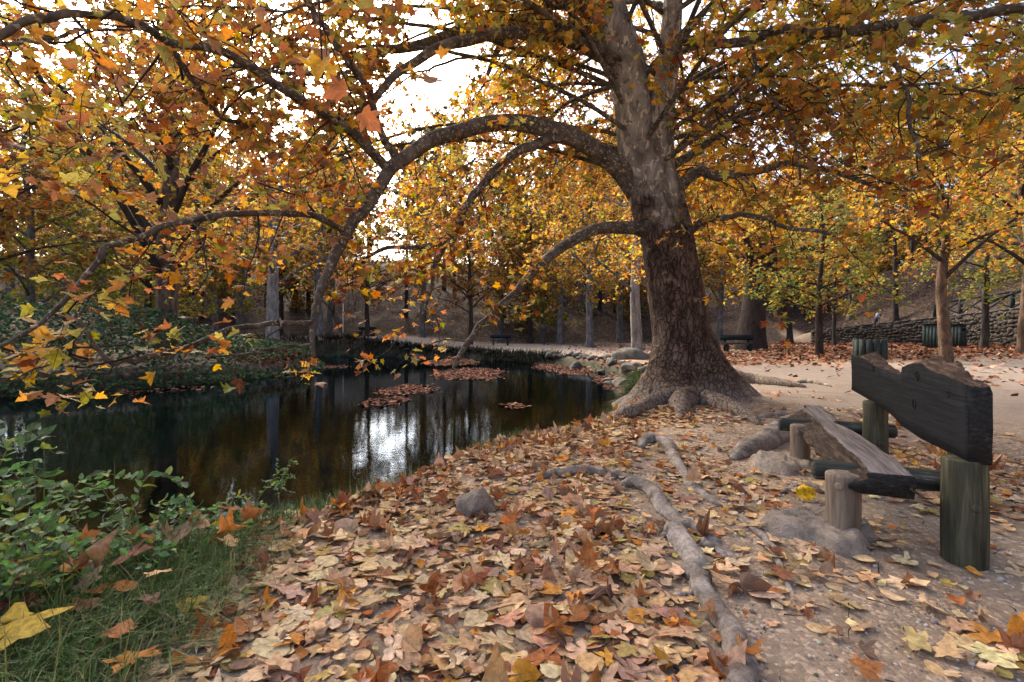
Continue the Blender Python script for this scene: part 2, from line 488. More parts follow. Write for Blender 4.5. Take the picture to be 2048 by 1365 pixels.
def mat_rock(name, stops, sc=4.0, b=.8):
    m, nt, out = new_mat(name)
    pos = worldpos(nt)
    n1 = noise(nt, pos, sc, 6, .65); n2 = noise(nt, pos, sc * 9, 4, .7)
    oi = N(nt, 'ShaderNodeObjectInfo').outputs['Random']
    c = ramp(nt, n1, stops)
    c = mixc(nt, .55, c, ramp(nt, n2, [(.3, .55), (.7, 1.3)]), 'MULTIPLY')
    c = mixc(nt, .8, c, ramp(nt, oi, [(0, (.62, .60, .58)), (.5, (.95, .93, .9)), (1, (1.3, 1.2, 1.1))]), 'MULTIPLY')
    principled(nt, out, c, .9, bump(nt, math_n(nt, 'ADD', n1, math_n(nt, 'MULTIPLY', n2, .5)), b, .03), .2)
    return m
M['rock'] = mat_rock('shore_rock', [(.3, (.045, .045, .038)), (.55, (.11, .105, .095)), (.75, (.20, .19, .18))], 5.0)
M['stone'] = mat_rock('wall_stone', [(.3, (.035, .031, .027)), (.55, (.085, .073, .06)), (.75, (.17, .145, .115))], 3.0)
M['mortar'] = mat_rock('mortar', [(.3, (.03, .027, .025)), (.7, (.08, .072, .064))], 5.0)
M['concrete'] = mat_rock('concrete', [(.3, (.20, .165, .135)), (.5, (.36, .30, .25)), (.7, (.50, .43, .36))], 12.0, 1.0)

def flat(name, c, rough=.7, bumpy=None):
    m, nt, out = new_mat(name)
    n1 = noise(nt, objco(nt), 20, 4, .6)
    cc = mixc(nt, .5, c, ramp(nt, n1, [(.3, .7), (.7, 1.25)]), 'MULTIPLY')
    principled(nt, out, cc, rough, bump(nt, n1, bumpy, .01) if bumpy else None)
    return m
M['white_paint'] = flat('white_paint', (.7, .7, .7), .5)
M['metal_dark'] = flat('dark_metal', (.03, .035, .04), .5)
M['skin'] = flat('skin', (.42, .25, .18), .6)
M['cloth_white'] = flat('white_cloth', (.55, .56, .6), .9, .4)
M['cloth_dark'] = flat('navy_cloth', (.012, .014, .026), .9, .4)
M['hair'] = flat('hair', (.02, .014, .01), .7)

def mat_water():
    m, nt, out = new_mat('pond_water')
    pos = worldpos(nt)
    w = noise(nt, mapping(nt, pos, (1.0, .9, 1)), 3.2, 3, .55, .3)
    w2 = noise(nt, mapping(nt, pos, (1.1, 2.2, 1)), 11, 3, .55, .4)
    hgt = math_n(nt, 'ADD', math_n(nt, 'MULTIPLY', w, .6), math_n(nt, 'MULTIPLY', w2, .22))
    nrm = bump(nt, hgt, .05, .05)
    g = N(nt, 'ShaderNodeBsdfGlossy'); g.inputs['Roughness'].default_value = .0; g.inputs['Color'].default_value = (.66, .80, .98, 1); L(nt, nrm, g.inputs['Normal'])
    t = N(nt, 'ShaderNodeBsdfTransparent'); t.inputs[0].default_value = (.20, .27, .27, 1)
    fr = N(nt, 'ShaderNodeFresnel'); fr.inputs[0].default_value = 1.34; L(nt, nrm, fr.inputs['Normal'])
    mx = N(nt, 'ShaderNodeMixShader'); L(nt, fr.outputs[0], mx.inputs[0]); L(nt, t.outputs[0], mx.inputs[1]); L(nt, g.outputs[0], mx.inputs[2])
    L(nt, mx.outputs[0], out.inputs[0])
    return m
M['water'] = mat_water()

def mat_grass():
    m, nt, out = new_mat('grass_blade')
    col = N(nt, 'ShaderNodeAttribute', attribute_name='col').outputs['Color']
    p = principled(nt, None, col, .5)
    tr = N(nt, 'ShaderNodeBsdfTranslucent'); L(nt, col, tr.inputs[0])
    mx = N(nt, 'ShaderNodeMixShader'); mx.inputs[0].default_value = .3
    L(nt, p.outputs[0], mx.inputs[1]); L(nt, tr.outputs[0], mx.inputs[2]); L(nt, mx.outputs[0], out.inputs[0])
    return m
M['grass'] = mat_grass()

# ------------------------------------------------------------------ the ground
POND = np.array([(-15, 4), (-9, 1.0), (-4.8, 1.25), (-3.0, 1.95), (-2.05, 2.65), (-1.4, 3.32), (-.98, 4.1), (-.58, 4.95), (.25, 5.85), (1.1, 6.6),
                 (1.65, 7.6), (2.05, 9.3), (2.7, 11.5), (3.3, 14), (3.4, 18), (2.7, 22), (-.5, 26.5), (-6, 29.5), (-12, 31), (-20, 32.5), (-23, 31.5),
                 (-14.5, 28.5), (-10.2, 25), (-8.3, 21), (-8.1, 19), (-8.5, 16), (-9.3, 13.8), (-11.5, 11.7), (-14, 10.6), (-17, 8)], float)
def chaikin(p, n=2):
    for _ in range(n):
        q = np.roll(p, -1, 0)
        p = np.stack([.75 * p + .25 * q, .25 * p + .75 * q], 1).reshape(-1, 2)
    return p
POND = chaikin(POND)
def sd_pond(x, y):
    x = np.asarray(x, float).ravel(); y = np.asarray(y, float).ravel()
    best = np.full(x.shape, 1e9); inside = np.zeros(x.shape, bool)
    q = np.roll(POND, -1, 0)
    for (ax, ay), (bx, by) in zip(POND, q):
        ex, ey = bx - ax, by - ay
        t = np.clip(((x - ax) * ex + (y - ay) * ey) / (ex * ex + ey * ey), 0, 1)
        best = np.minimum(best, (x - ax - t * ex) ** 2 + (y - ay - t * ey) ** 2)
        c = ((ay > y) != (by > y))
        inside ^= c & (x < (bx - ax) * (y - ay) / ((by - ay) if by != ay else 1e-9) + ax)
    d = np.sqrt(best)
    return np.where(inside, -d, d)
WATER_Z = -.38
WALL = np.array([(30.9, 50.0), (33.2, 38.0), (30.2, 27.0), (28.0, 19.0)])
WTOP = np.array([1.32, 2.30, 2.72, 2.9])
WS = np.concatenate([[0], np.cumsum(np.linalg.norm(np.diff(WALL, axis=0), axis=1))])
def wall_side(x, y):
    """s along the stone wall, w behind (+) or in front (-) of its face"""
    best = np.full(x.shape, 1e9); S_ = np.zeros(x.shape); Wd = np.full(x.shape, -99.)
    for i in range(len(WALL) - 1):
        a, b = WALL[i], WALL[i + 1]; e = b - a; l = np.linalg.norm(e); e = e / l
        t = (x - a[0]) * e[0] + (y - a[1]) * e[1]
        lo = 0 if i else -8.0; hi = l if i < len(WALL) - 2 else l + 5
        tc = np.clip(t, lo, hi)
        d = np.hypot(x - a[0] - tc * e[0], y - a[1] - tc * e[1])
        side = np.sign((x - a[0]) * (-e[1]) + (y - a[1]) * e[0])      # left of travel = behind
        upd = d < best
        best = np.where(upd, d, best); S_ = np.where(upd, WS[i] + tc, S_); Wd = np.where(upd, d * side, Wd)
    return S_, Wd
def terrain(x, y, masks=False):
    shp = np.shape(x); x = np.asarray(x, float).ravel(); y = np.asarray(y, float).ravel()
    sd = sd_pond(x, y)
    n = fbm(x, y, .9, 1) - .5; n2 = fbm(x, y, 4.2, 2, 3) - .5
    z = .07 * n + .025 * n2
    farl = sm(-3, -11, x) * sm(24, 31, y); z = z + .75 * farl
    leftb = sm(-6.5, -9.5, x) * sm(5, 9, y) * (1 - sm(26, 31, y))
    z = z + leftb * (.15 + .4 * sm(.3, 3.5, sd))
    z = z + .3 * sm(8, 24, x) * sm(8, 22, y) * (1 - sm(34, 50, y))
    z = z + .05 * np.exp(-((x - 1.82) ** 2 + (y - 2.68) ** 2) / .09) + .06 * np.exp(-((x - 2.4) ** 2 + (y - 4.05) ** 2) / .1)
    z = z - .10 * sm(1.6, 3.0, x) * sm(4.2, 3.0, y) * sm(1.0, 2.0, y) * .5
    z = z + .16 * np.exp(-(((x - 3.0) ** 2 + (y - 8.1) ** 2) / 3.0))                  # the foot of the big tree stands on a low mound
    # hills
    toe = 54 + 4 * (fbm(x, y, .05, 3) - .5)
    hh = np.maximum(.52 * np.maximum(0, y - toe), .42 * np.maximum(0, -x - 40))
    sw, w = wall_side(x, y)
    rt = np.interp(sw, WS, WTOP) * sm(-6, 0, sw) + 0 * sw
    back = sm(.45, .95, w) * (sw > -7.9) * (sw < WS[-1] + 4.9)
    z = z * (1 - back) + np.maximum(rt, z) * back
    hh = np.maximum(hh, .75 * np.maximum(0, w - 4.2) * (sw > -7.9))
    hh = np.where(w > 3, hh, hh)
    hill = 17 * (1 - np.exp(-hh / 13))
    z = z + hill * (1 + .25 * (fbm(x, y, .12, 6) - .5)) + (fbm(x, y, .6, 7) - .5) * .8 * sm(0, 2, hh)
    # pond
    wid = .28 + .25 * fbm(x, y, .8, 4)
    bank = sm(0, 1, np.clip(sd / wid, 0, 1) ** .7)
    bed = WATER_Z - .12 - .8 * sm(0, 2.2, -sd)
    z = np.where(sd > 0, (WATER_Z - .12) * (1 - bank) + z * bank, bed)
    if not masks: return z.reshape(shp)
    sand = sm(3.2, 4.6, x + .35 * (y - 8) * (y < 8)) * sm(5.0, 7.2, y) * (1 - sm(14.5, 18.5, y + 2.5 * n - .10 * (x - 6)))
    sand = np.maximum(sand, sm(20, 23, y) * (1 - sm(46, 50, y)) * sm(.1, .8, sd) * (1 - sm(9, 15, x)))
    sand = sand * sm(.5, 1.5, sd)
    sand = np.maximum(sand, back * (w < 2.6))
    pathx = np.exp(-((x - (27 + (y - 44) * .1)) ** 2) / 40) * np.exp(-((y - 49) ** 2) / 8); sand = np.maximum(sand, .8 * pathx)
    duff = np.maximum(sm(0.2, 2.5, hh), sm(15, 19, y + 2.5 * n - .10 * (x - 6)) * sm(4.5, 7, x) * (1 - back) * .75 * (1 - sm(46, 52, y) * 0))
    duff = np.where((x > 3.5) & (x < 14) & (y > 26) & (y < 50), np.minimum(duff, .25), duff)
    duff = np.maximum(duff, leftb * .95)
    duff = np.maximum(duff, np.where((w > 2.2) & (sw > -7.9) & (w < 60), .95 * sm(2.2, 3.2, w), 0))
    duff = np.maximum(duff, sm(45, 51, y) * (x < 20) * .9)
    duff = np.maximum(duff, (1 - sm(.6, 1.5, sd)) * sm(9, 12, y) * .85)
    mud = np.where(sd > 0, 1 - sm(.05, .35, sd / (wid + .1) / (1 + 1.8 * sm(9, 13, y))), 1.0)
    return z.reshape(shp), np.stack([np.clip(sand - duff, 0, 1), np.clip(duff, 0, 1), mud], -1)

def lines(segs):
    out = []
    for a, b, st in segs: out.append(np.arange(a, b, st))
    return np.concatenate(out)
gx = np.concatenate([-np.geomspace(60, 500, 14)[::-1], lines([(-58, -20, 1.6), (-20, -6, .4), (-6, 6, .09), (6, 40, .38), (40, 60, 1.5)]), np.geomspace(61, 500, 14)])
gy = np.concatenate([-np.geomspace(4, 300, 10)[::-1], lines([(-3, .6, .5), (.6, 11, .085), (11, 60, .4), (60, 110, 1.5)]), np.geomspace(112, 600, 12)])
GX, GY = np.meshgrid(gx, gy)
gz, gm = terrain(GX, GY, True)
gv = np.stack([GX, GY, gz], -1).reshape(-1, 3)
nx, ny = len(gx), len(gy)
ii = np.arange(ny - 1)[:, None] * nx + np.arange(nx - 1)[None]
gq = np.stack([ii, ii + 1, ii + nx + 1, ii + nx], -1).reshape(-1, 4)
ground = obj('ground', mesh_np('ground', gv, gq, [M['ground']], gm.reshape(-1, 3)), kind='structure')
wx = np.array([[-60, -3, WATER_Z], [12, -3, WATER_Z], [12, 40, WATER_Z], [-60, 40, WATER_Z]], float)
# the water sheet follows the outline of the pond, a little under its banks
cen = np.array([-5.0, 14.0])
pw = POND + norm(POND - np.roll(POND, 1, 0))[:, ::-1] * 0
bm_v = []
import bmesh
bm = bmesh.new()
nrm2 = norm(np.roll(POND, -1, 0) - np.roll(POND, 1, 0)); outw = np.stack([nrm2[:, 1], -nrm2[:, 0]], -1)
if sd_pond(*(POND + outw * .1).T).mean() < 0: outw = -outw
vs = [bm.verts.new((p[0], p[1], WATER_Z)) for p in POND + outw * .12]
f = bm.faces.new(vs)
bmesh.ops.triangulate(bm, faces=[f])
bmesh.ops.recalc_face_normals(bm, faces=bm.faces)
if sum(fc.normal.z for fc in bm.faces) < 0:
    bmesh.ops.reverse_faces(bm, faces=bm.faces)
wme = bpy.data.meshes.new('water'); bm.to_mesh(wme); bm.free(); wme.materials.append(M['water'])
obj('water', wme, kind='structure')

# ------------------------------------------------------------------ leaf shapes
HALF = np.array([(.0, .0), (.18, -.07), (.40, -.03), (.36, .10), (.30, .17), (.46, .24), (.62, .42), (.44, .46), (.24, .44), (.28, .60), (.14, .78), (.0, 1.0)])
HALF2 = np.array([(.0, .0), (.40, -.03), (.29, .17), (.62, .42), (.24, .44), (.0, 1.0)])
def outline(kind, r):
    if kind in ('plane', 'plane2'):
        h = (HALF if kind == 'plane' else HALF2).copy()
        a = h.copy(); b = h[1:-1][::-1] * [-1, 1]
        p = np.vstack([a, b])
        p = p * (1 + r.normal(0, .05, p.shape))
    elif kind == 'torn':
        h = HALF; p = np.vstack([h, h[1:-1][::-1] * [-1, 1]]); c_ = np.array([0, .3])
        p = p * (1 + r.normal(0, .09, p.shape)); p[:, 0] += r.normal(0, .25) * (p[:, 1] - .3)
        a0 = r.uniform(0, 6.28); an = np.arctan2(p[:, 1] - .3, p[:, 0]); cut = np.abs(np.angle(np.exp(1j * (an - a0)))) < r.uniform(.5, 1.2)
        p = np.where(cut[:, None], c_ + (p - c_) * r.uniform(.45, .7), p)
    elif kind == 'round':
        t = np.linspace(-np.pi / 2, 1.5 * np.pi, 15)[:-1]
        p = np.stack([np.cos(t) * .42, .45 + .5 * np.sin(t)], -1) * (1 + r.normal(0, .045, (14, 1))); p[7, 1] += .10
    elif kind == 'frag':
        t = np.sort(r.random(12) * 2 * np.pi); p = np.stack([np.cos(t) * .42, .4 + .42 * np.sin(t)], -1) * (1 + r.normal(0, .16, (12, 1)))
    elif kind == 'oval':
        p = np.array([(0, 0), (.16, .14), (.25, .36), (.24, .58), (.13, .82), (0, 1.0), (-.13, .82), (-.24, .58), (-.25, .36), (-.16, .14)], float) * (1 + r.normal(0, .03, (10, 2)))
    elif kind == 'kite':
        p = np.array([(0, 0), (.5, .3), (.25, .5), (0, 1), (-.25, .5), (-.5, .3)], float) * (1 + r.normal(0, .12, (6, 2)))
    return p
def leaf_proto(kind, r, curl=.3, ring=True, fold=.0):
    o = outline(kind, r); n = len(o); c = np.array([0, .30 if kind.startswith('plane') else .45])
    if ring:
        mid = c + (o - c) * .52
        p = np.vstack([o, mid, c]); a = np.arange(n); b = (a + 1) % n
        T = np.vstack([np.stack([a, b, n + b], -1), np.stack([a, n + b, n + a], -1), np.stack([n + a, n + b, np.full(n, 2 * n)], -1)])
    else:
        p = np.vstack([o, c]); a = np.arange(n); b = (a + 1) % n
        T = np.stack([a, b, np.full(n, n)], -1)
    x, y = p[:, 0], p[:, 1]; yy = y - .35
    z = curl * (r.normal(0, .9) * x * x * 1.6 + r.normal(.3, .8) * yy * yy * 1.5 + r.normal(0, .6) * x * yy * 2 + fold * np.abs(x)
                + .16 * np.sin(x * 6 + r.random() * 6) * np.sin(yy * 5 + r.random() * 6) * 1.0)
    z = z - z[-1]
    # rolled-up leaves shorten as they roll
    sh = 1 - .25 * np.clip(np.abs(z), 0, 1)
    V = np.stack([x * sh, (y) * sh, z], -1)
    return V, T, np.stack([x, y, 0 * x], -1)

def frames(nrm_, tip):
    z = norm(nrm_); y = tip - z * np.sum(tip * z, -1, keepdims=True); y = norm(y); x = np.cross(y, z)
    return np.stack([x, y, z], -1)          # columns
def place(acc, protos, idx, R, pos, scl, col):
    for k in range(len(protos)):
        s = np.where(idx == k)[0]
        if not len(s): continue
        V, T, uv = protos[k]
        W = np.einsum('nij,kj->nki', R[s], V) * scl[s, None, None] + pos[s, None]
        nv = len(V)
        TT = (np.arange(len(s)) * nv)[:, None, None] + T[None]
        acc.add(W.reshape(-1, 3), T=TT.reshape(-1, 3), col=np.repeat(col[s], nv, 0), luv=np.tile(uv, (len(s), 1)))

def palette(n, cols, w, jit=.16):
    w = np.asarray(w, float); c = np.asarray(cols, float)
    k = rng.choice(len(c), n, p=w / w.sum())
    v = c[k] * np.exp(rng.normal(0, jit, (n, 1))) * np.exp(rng.normal(0, jit * .4, (n, 3)))
    return np.clip(v, 0.004, .85)
OR, GO, RU, BR, OL, YG, GR = (.50, .205, .024), (.58, .335, .035), (.30, .085, .022), (.15, .058, .026), (.20, .19, .022), (.36, .34, .05), (.10, .155, .028)

def visible_size(pos, scl):
    d = pos[:, 1]; ok = d > .4
    px = 1024 + F * pos[:, 0] / np.maximum(d, .1); py = YH - F * (pos[:, 2] - H) / np.maximum(d, .1)
    ok &= (px > 10) & (px < 2038) & (py > 10) & (py < 1355)
    return np.where(ok, scl / np.maximum(d, .1), 0)

# ------------------------------------------------------------------ growing branches
def grow(limbs, r, sp2=.24, len2=(.5, 1.6), m3=6, len3=(.18, .55), leaves=5.5, droop=.35, thick=.16, up=0.15, skip=.0, keep=None, petiole=(.03, .09)):
    """limbs: list of (pts, radii). returns twig tubes (V,Q lists) and leaf arrays"""
    S2, D2, L2, = [], [], []
    for pts, rad in limbs:
        seg = np.linalg.norm(np.diff(pts, axis=0), axis=1); s = np.concatenate([[0], np.cumsum(seg)]); tot = s[-1]
        k = np.arange(.1 + skip * tot, tot, sp2 * .999) + 0; k = k + r.uniform(-.5, .5, len(k)) * sp2; k = np.clip(k, 0, tot)
        if not len(k): continue
        pp = np.stack([np.interp(k, s, pts[:, i]) for i in range(3)], -1); rr = np.interp(k, s, rad)
        tg = norm(np.stack([np.interp(k, s, np.gradient(pts[:, i])) for i in range(3)], -1))
        ok = rr < thick
        pp, tg, kk = pp[ok], tg[ok], k[ok] / tot
        rd = r.normal(size=pp.shape); rd -= tg * np.sum(rd * tg, -1, keepdims=True); rd = norm(rd)
        S2.append(pp); D2.append(norm(rd + tg * .75 + np.array([0, 0, up]))); L2.append(r.uniform(*len2, len(pp)) * (1.1 - .5 * kk))
    S2 = np.concatenate(S2); D2 = np.concatenate(D2); L2 = np.concatenate(L2); n = len(S2)
    t = np.linspace(0, 1, 6)[None, :, None]
    wob = np.cumsum(r.normal(0, .06, (n, 6, 3)), 1); wob -= wob[:, :1]
    B = S2[:, None] + D2[:, None] * L2[:, None, None] * t + wob * L2[:, None, None] + np.array([0, 0, -1.]) * (droop * L2)[:, None, None] * t * t
    if keep is not None:
        ok = keep(B[:, -1]) & keep(B[:, 2]); B = B[ok]; L2 = L2[ok]; n = len(B)
    i3 = np.repeat(np.arange(n), m3); s3 = r.uniform(.2, 1, len(i3))
    u = s3 * 5; a = np.minimum(u.astype(int), 4); fr = (u - a)[:, None]
    st = B[i3, a] * (1 - fr) + B[i3, a + 1] * fr
    d3 = norm(norm(B[i3, a + 1] - B[i3, a]) * .8 + r.normal(0, .75, (len(i3), 3)))
    l3 = r.uniform(*len3, len(i3)) * np.sqrt(L2[i3])
    t4 = np.linspace(0, 1, 4)[None, :, None]
    C = st[:, None] + d3[:, None] * l3[:, None, None] * t4 + np.cumsum(r.normal(0, .05, (len(i3), 4, 3)), 1) * l3[:, None, None] * (t4 > 0) + np.array([0, 0, -.45]) * l3[:, None, None] * t4 ** 2
    nl = r.poisson(leaves, len(C)); il = np.repeat(np.arange(len(C)), nl)
    sl = r.uniform(.15, 1, len(il)); u = sl * 3; a = np.minimum(u.astype(int), 2); fr = (u - a)[:, None]
    node = C[il, a] * (1 - fr) + C[il, a + 1] * fr
    out = norm(r.normal(0, 1, (len(il), 3)) + norm(C[il, a + 1] - C[il, a]) * .6 + np.array([0, 0, -.25]))
    pos = node + out * r.uniform(*petiole, (len(il), 1))
    nr = norm(np.array([0, 0, 1.]) + r.normal(0, .62, (len(il), 3)))
    tip = norm(out + np.array([0, 0, -.45]) + r.normal(0, .3, out.shape))
    return B, L2, C, dict(pos=pos, R=frames(nr, tip), node=node)

def twig_acc(B, L2, C, r2=.010, r3=.0035, c3=True):
    acc = Acc()
    V, Q = batch_tubes(B if c3 else B[:, [0, 2, 5]], r2 * (.5 + .5 * L2), r2 * .3 * np.ones(len(B)), 4 if c3 else 3); acc.add(V, Q=Q)
    if c3 and len(C):
        C = C[:, [0, 2, 3]]
        V, Q = batch_tubes(C, r3 * np.ones(len(C)), r3 * .5 * np.ones(len(C)), 3); acc.add(V, Q=Q)
    return acc

# ------------------------------------------------------------------ the big plane tree
D0 = 8.2
tree_base = np.array([2.95, 8.2, 0.0])
big = empty('plane_tree', tree_base, 'huge old plane tree with arching limbs and exposed roots on the pond bank', 'tree')

def px_limb(pts, n=40):
    """pts rows: px, py, depth, width in px  -> centre line and radii in metres"""
    a = np.asarray(pts, float)
    w = np.array([np.append(P(x, y, d), wd / F * d / 2) for x, y, d, wd in a])
    s = spline(w, n)
    return s[:, :3], np.maximum(s[:, 3], .003)

ROOT_AZ = [math.radians(a) for a in (-118, -62, -12, 205, 40, 110)]
def trunk_lobes(a, i):
    z = tr_p[i, 2][:, None]
    k = np.ones((len(i), len(a))) + .22 * np.clip(1 - z / 1.3, 0, 1) ** 2
    fl = np.clip(1 - z / 1.55, 0, 1) ** 2.1
    for q, az in enumerate(ROOT_AZ):
        d = np.angle(np.exp(1j * (a[None] - az)))
        k = k + fl * (1.25 if q < 4 else .7) * np.exp(-(d / .40) ** 2)
    k = k + .035 * np.sin(a[None] * 5 + z * 1.3) + .025 * np.sin(a[None] * 9 - z * 2.1)
    return k
tr_px = [(1372, 840, 8.2, 150), (1372, 805, 8.2, 148), (1371, 770, 8.2, 143), (1367, 720, 8.2, 133), (1362, 660, 8.2, 125), (1352, 590, 8.2, 121),
         (1340, 520, 8.2, 117), (1328, 450, 8.2, 112), (1315, 390, 8.2, 106), (1302, 335, 8.2, 98), (1290, 285, 8.2, 60)]
_a = np.array([np.append(P(x, y, d), w / F * d / 2 * .88) for x, y, d, w in tr_px]); _s = spline(_a, 90)
tr_p, tr_r = _s[:, :3], _s[:, 3]
# frame with a fixed angle zero (east) so that the root lobes point where the roots run
def trunk_mesh():
    sides = 72; a = np.linspace(0, 2 * np.pi, sides, endpoint=False); n = len(tr_p)
    k = trunk_lobes(a, np.arange(n))
    bark = fbm(np.cos(a)[None] * 9 + 30 + 0 * tr_p[:, 2:3], np.sin(a)[None] * 9 + tr_p[:, 2:3] * 2.2, 1.3, 3, 4) - .5
    R = tr_r[:, None] * k + .05 * bark
    V = tr_p[:, None] + np.stack([R * np.cos(a), R * np.sin(a), 0 * R], -1)
    i = np.arange(n - 1)[:, None] * sides; j = np.arange(sides)[None]; j2 = (j + 1) % sides
    Q = np.stack([i + j, i + j2, i + sides + j2, i + sides + j], -1).reshape(-1, 4)
    return mesh_np('trunk', V.reshape(-1, 3), Q, [M['bark_plane']])
obj('trunk', trunk_mesh(), big)

stems = [(lambda q_: (q_[0], q_[1] * .84))(b_) for b_ in (px_limb([(1306, 440, 8.2, 90), (1290, 380, 8.2, 88), (1272, 310, 8.15, 84), (1266, 220, 8.05, 88), (1250, 130, 7.95, 92), (1228, 50, 7.85, 78), (1204, -40, 7.7, 70), (1180, -200, 7.5, 60), (1165, -420, 7.2, 40), (1160, -600, 7.0, 16)], 80),
         px_limb([(1338, 450, 8.25, 80), (1328, 390, 8.2, 68), (1322, 320, 8.1, 60), (1326, 210, 7.9, 56), (1338, 110, 7.7, 50), (1346, 0, 7.5, 44), (1350, -120, 7.3, 38), (1370, -300, 7.0, 28), (1380, -480, 6.8, 12)], 80))]
for i, (p, r_) in enumerate(stems):
    obj('stem', tube_mesh('stem', p, r_, M['bark_plane'], 28, .09, i + 2), big)

MAN = [  # the limbs the photograph shows, px, py, depth, width
    [(1275, 385, 8.2, 44), (1250, 350, 8.1, 42), (1205, 308, 7.9, 38), (1130, 268, 7.7, 36), (1040, 248, 7.4, 34), (950, 252, 7.1, 32), (870, 278, 6.8, 30), (800, 320, 6.5, 28), (772, 345, 6.3, 27), (738, 410, 6.1, 24), (695, 460, 5.9, 22), (662, 535, 5.7, 19), (635, 600, 5.5, 15), (624, 660, 5.4, 11), (628, 715, 5.3, 6)],
    [(775, 338, 6.35, 20), (700, 262, 5.9, 19), (600, 200, 5.3, 18), (520, 150, 4.9, 17), (430, 102, 4.5, 17), (330, 76, 4.1, 16), (245, 32, 3.8, 16), (180, 28, 3.6, 16), (100, 36, 3.4, 16), (45, 48, 3.3, 15), (0, 74, 3.2, 15), (-90, 110, 3.1, 12)],
    [(795, 318, 6.5, 17), (760, 262, 6.3, 16), (735, 180, 6.1, 15), (690, 120, 5.9, 14), (650, 60, 5.7, 13), (612, 0, 5.5, 12), (560, -90, 5.2, 9)],
    [(1140, 272, 7.7, 22), (1080, 285, 7.5, 20), (1010, 320, 7.3, 18), (960, 370, 7.1, 17), (930, 425, 7.0, 15), (900, 472, 6.9, 12), (850, 495, 6.8, 10), (770, 498, 6.6, 8), (690, 540, 6.4, 5)],
    [(1000, 332, 7.4, 15), (940, 400, 7.3, 14), (905, 460, 7.2, 12), (872, 520, 7.1, 10), (860, 580, 7.0, 8), (842, 640, 7.0, 5)],
    [(1250, 150, 7.95, 34), (1222, 122, 7.8, 31), (1150, 85, 7.5, 28), (1080, 68, 7.3, 26), (1010, 65, 7.1, 24), (920, 82, 6.8, 22), (850, 112, 6.6, 19), (780, 162, 6.4, 16), (730, 212, 6.2, 13), (690, 245, 6.1, 10), (640, 310, 6.0, 6)],
    [(1235, 105, 8.1, 36), (1180, 72, 8.3, 32), (1100, 50, 8.4, 29), (1030, 47, 8.5, 26), (960, 54, 8.6, 24), (860, 82, 8.6, 21), (770, 102, 8.6, 17), (720, 142, 8.6, 14), (680, 190, 8.6, 10), (640, 260, 8.6, 6)],
    [(1225, 50, 8.0, 34), (1180, 15, 8.0, 30), (1120, 2, 8.0, 27), (1050, 32, 8.2, 20), (1000, 90, 8.4, 14), (975, 150, 8.6, 8)],
    [(1290, 458, 8.2, 32), (1255, 456, 8.05, 27), (1200, 458, 7.8, 24), (1130, 490, 7.5, 22), (1065, 548, 7.2, 20), (1005, 612, 6.9, 17), (955, 662, 6.7, 14), (922, 706, 6.6, 10), (905, 740, 6.5, 5)],
    [(1345, 80, 7.6, 22), (1450, 86, 7.1, 18), (1500, 80, 6.8, 19), (1560, 60, 6.4, 20), (1640, 70, 6.0, 21), (1760, 58, 5.5, 21), (1850, 40, 5.1, 20), (1960, 28, 4.8, 19), (2060, 16, 4.5, 17), (2200, 10, 4.2, 12)],
    [(1760, 62, 5.5, 10), (1790, 130, 5.3, 9), (1812, 200, 5.2, 8), (1830, 285, 5.1, 7), (1842, 306, 5.0, 6), (1900, 285, 4.9, 5), (1990, 245, 4.8, 3)],
    [(1350, 385, 8.1, 26), (1392, 345, 7.8, 22), (1440, 352, 7.5, 18), (1500, 345, 7.2, 15), (1580, 330, 6.8, 12), (1680, 350, 6.4, 9), (1790, 390, 6.0, 6)],
    [(1345, 330, 8.1, 20), (1400, 300, 8.5, 16), (1460, 240, 8.9, 13), (1540, 200, 9.3, 10), (1640, 180, 9.7, 7)],
    [(1500, 82, 6.8, 8), (1520, 160, 6.6, 7), (1555, 210, 6.4, 6), (1590, 280, 6.2, 5), (1600, 360, 6.1, 4)],
    [(1370, 470, 8.0, 14), (1420, 440, 7.4, 12), (1500, 430, 6.8, 10), (1580, 455, 6.2, 8), (1680, 470, 5.8, 5)],
    [(690, 462, 5.9, 13), (620, 430, 5.5, 13), (520, 425, 5.0, 12), (400, 442, 4.5, 12), (270, 478, 4.0, 12), (200, 512, 3.7, 11), (150, 572, 3.5, 10), (110, 625, 3.35, 9), (0, 692, 3.1, 8), (-90, 720, 3.0, 5)],
    [(622, 646, 5.4, 9), (560, 648, 5.1, 10), (500, 655, 4.8, 11), (430, 672, 4.5, 11), (330, 708, 4.1, 11), (260, 722, 3.9, 11), (226, 726, 3.8, 10), (196, 705, 3.75, 8), (172, 662, 3.7, 7), (150, 630, 3.65, 5)],
    [(226, 722, 3.8, 6), (150, 716, 3.7, 6), (60, 712, 3.55, 5), (-40, 705, 3.4, 4)],
    [(626, 690, 5.35, 6), (560, 695, 5.2, 6), (490, 708, 5.1, 5), (430, 712, 5.0, 4)],
    [(330, 78, 4.1, 12), (370, 140, 4.4, 11), (420, 210, 4.8, 10), (470, 245, 5.1, 8), (560, 250, 5.4, 6)],
    [(700, 145, 5.9, 8), (640, 150, 5.6, 8), (560, 145, 5.2, 7), (460, 130, 4.8, 5)],
    [(0, 90, 3.2, 7), (90, 78, 3.3, 7), (170, 55, 3.5, 6), (240, 60, 3.7, 4)],
]
manual_limbs = [px_limb(m, 60) for m in MAN]
for i, (p, r_) in enumerate(manual_limbs):
    wob = np.stack([vn(np.arange(60) * .35, i * 9.1 + k * 3.3 + 0 * np.arange(60)) - .5 for k in range(3)], -1) * .07 * np.sin(np.linspace(0, np.pi, 60))[:, None]
    manual_limbs[i] = (p + wob, r_)
    obj('branch', tube_mesh('branch', p + wob, r_ * 1.0, M['limb'], 12, .12, i), big)

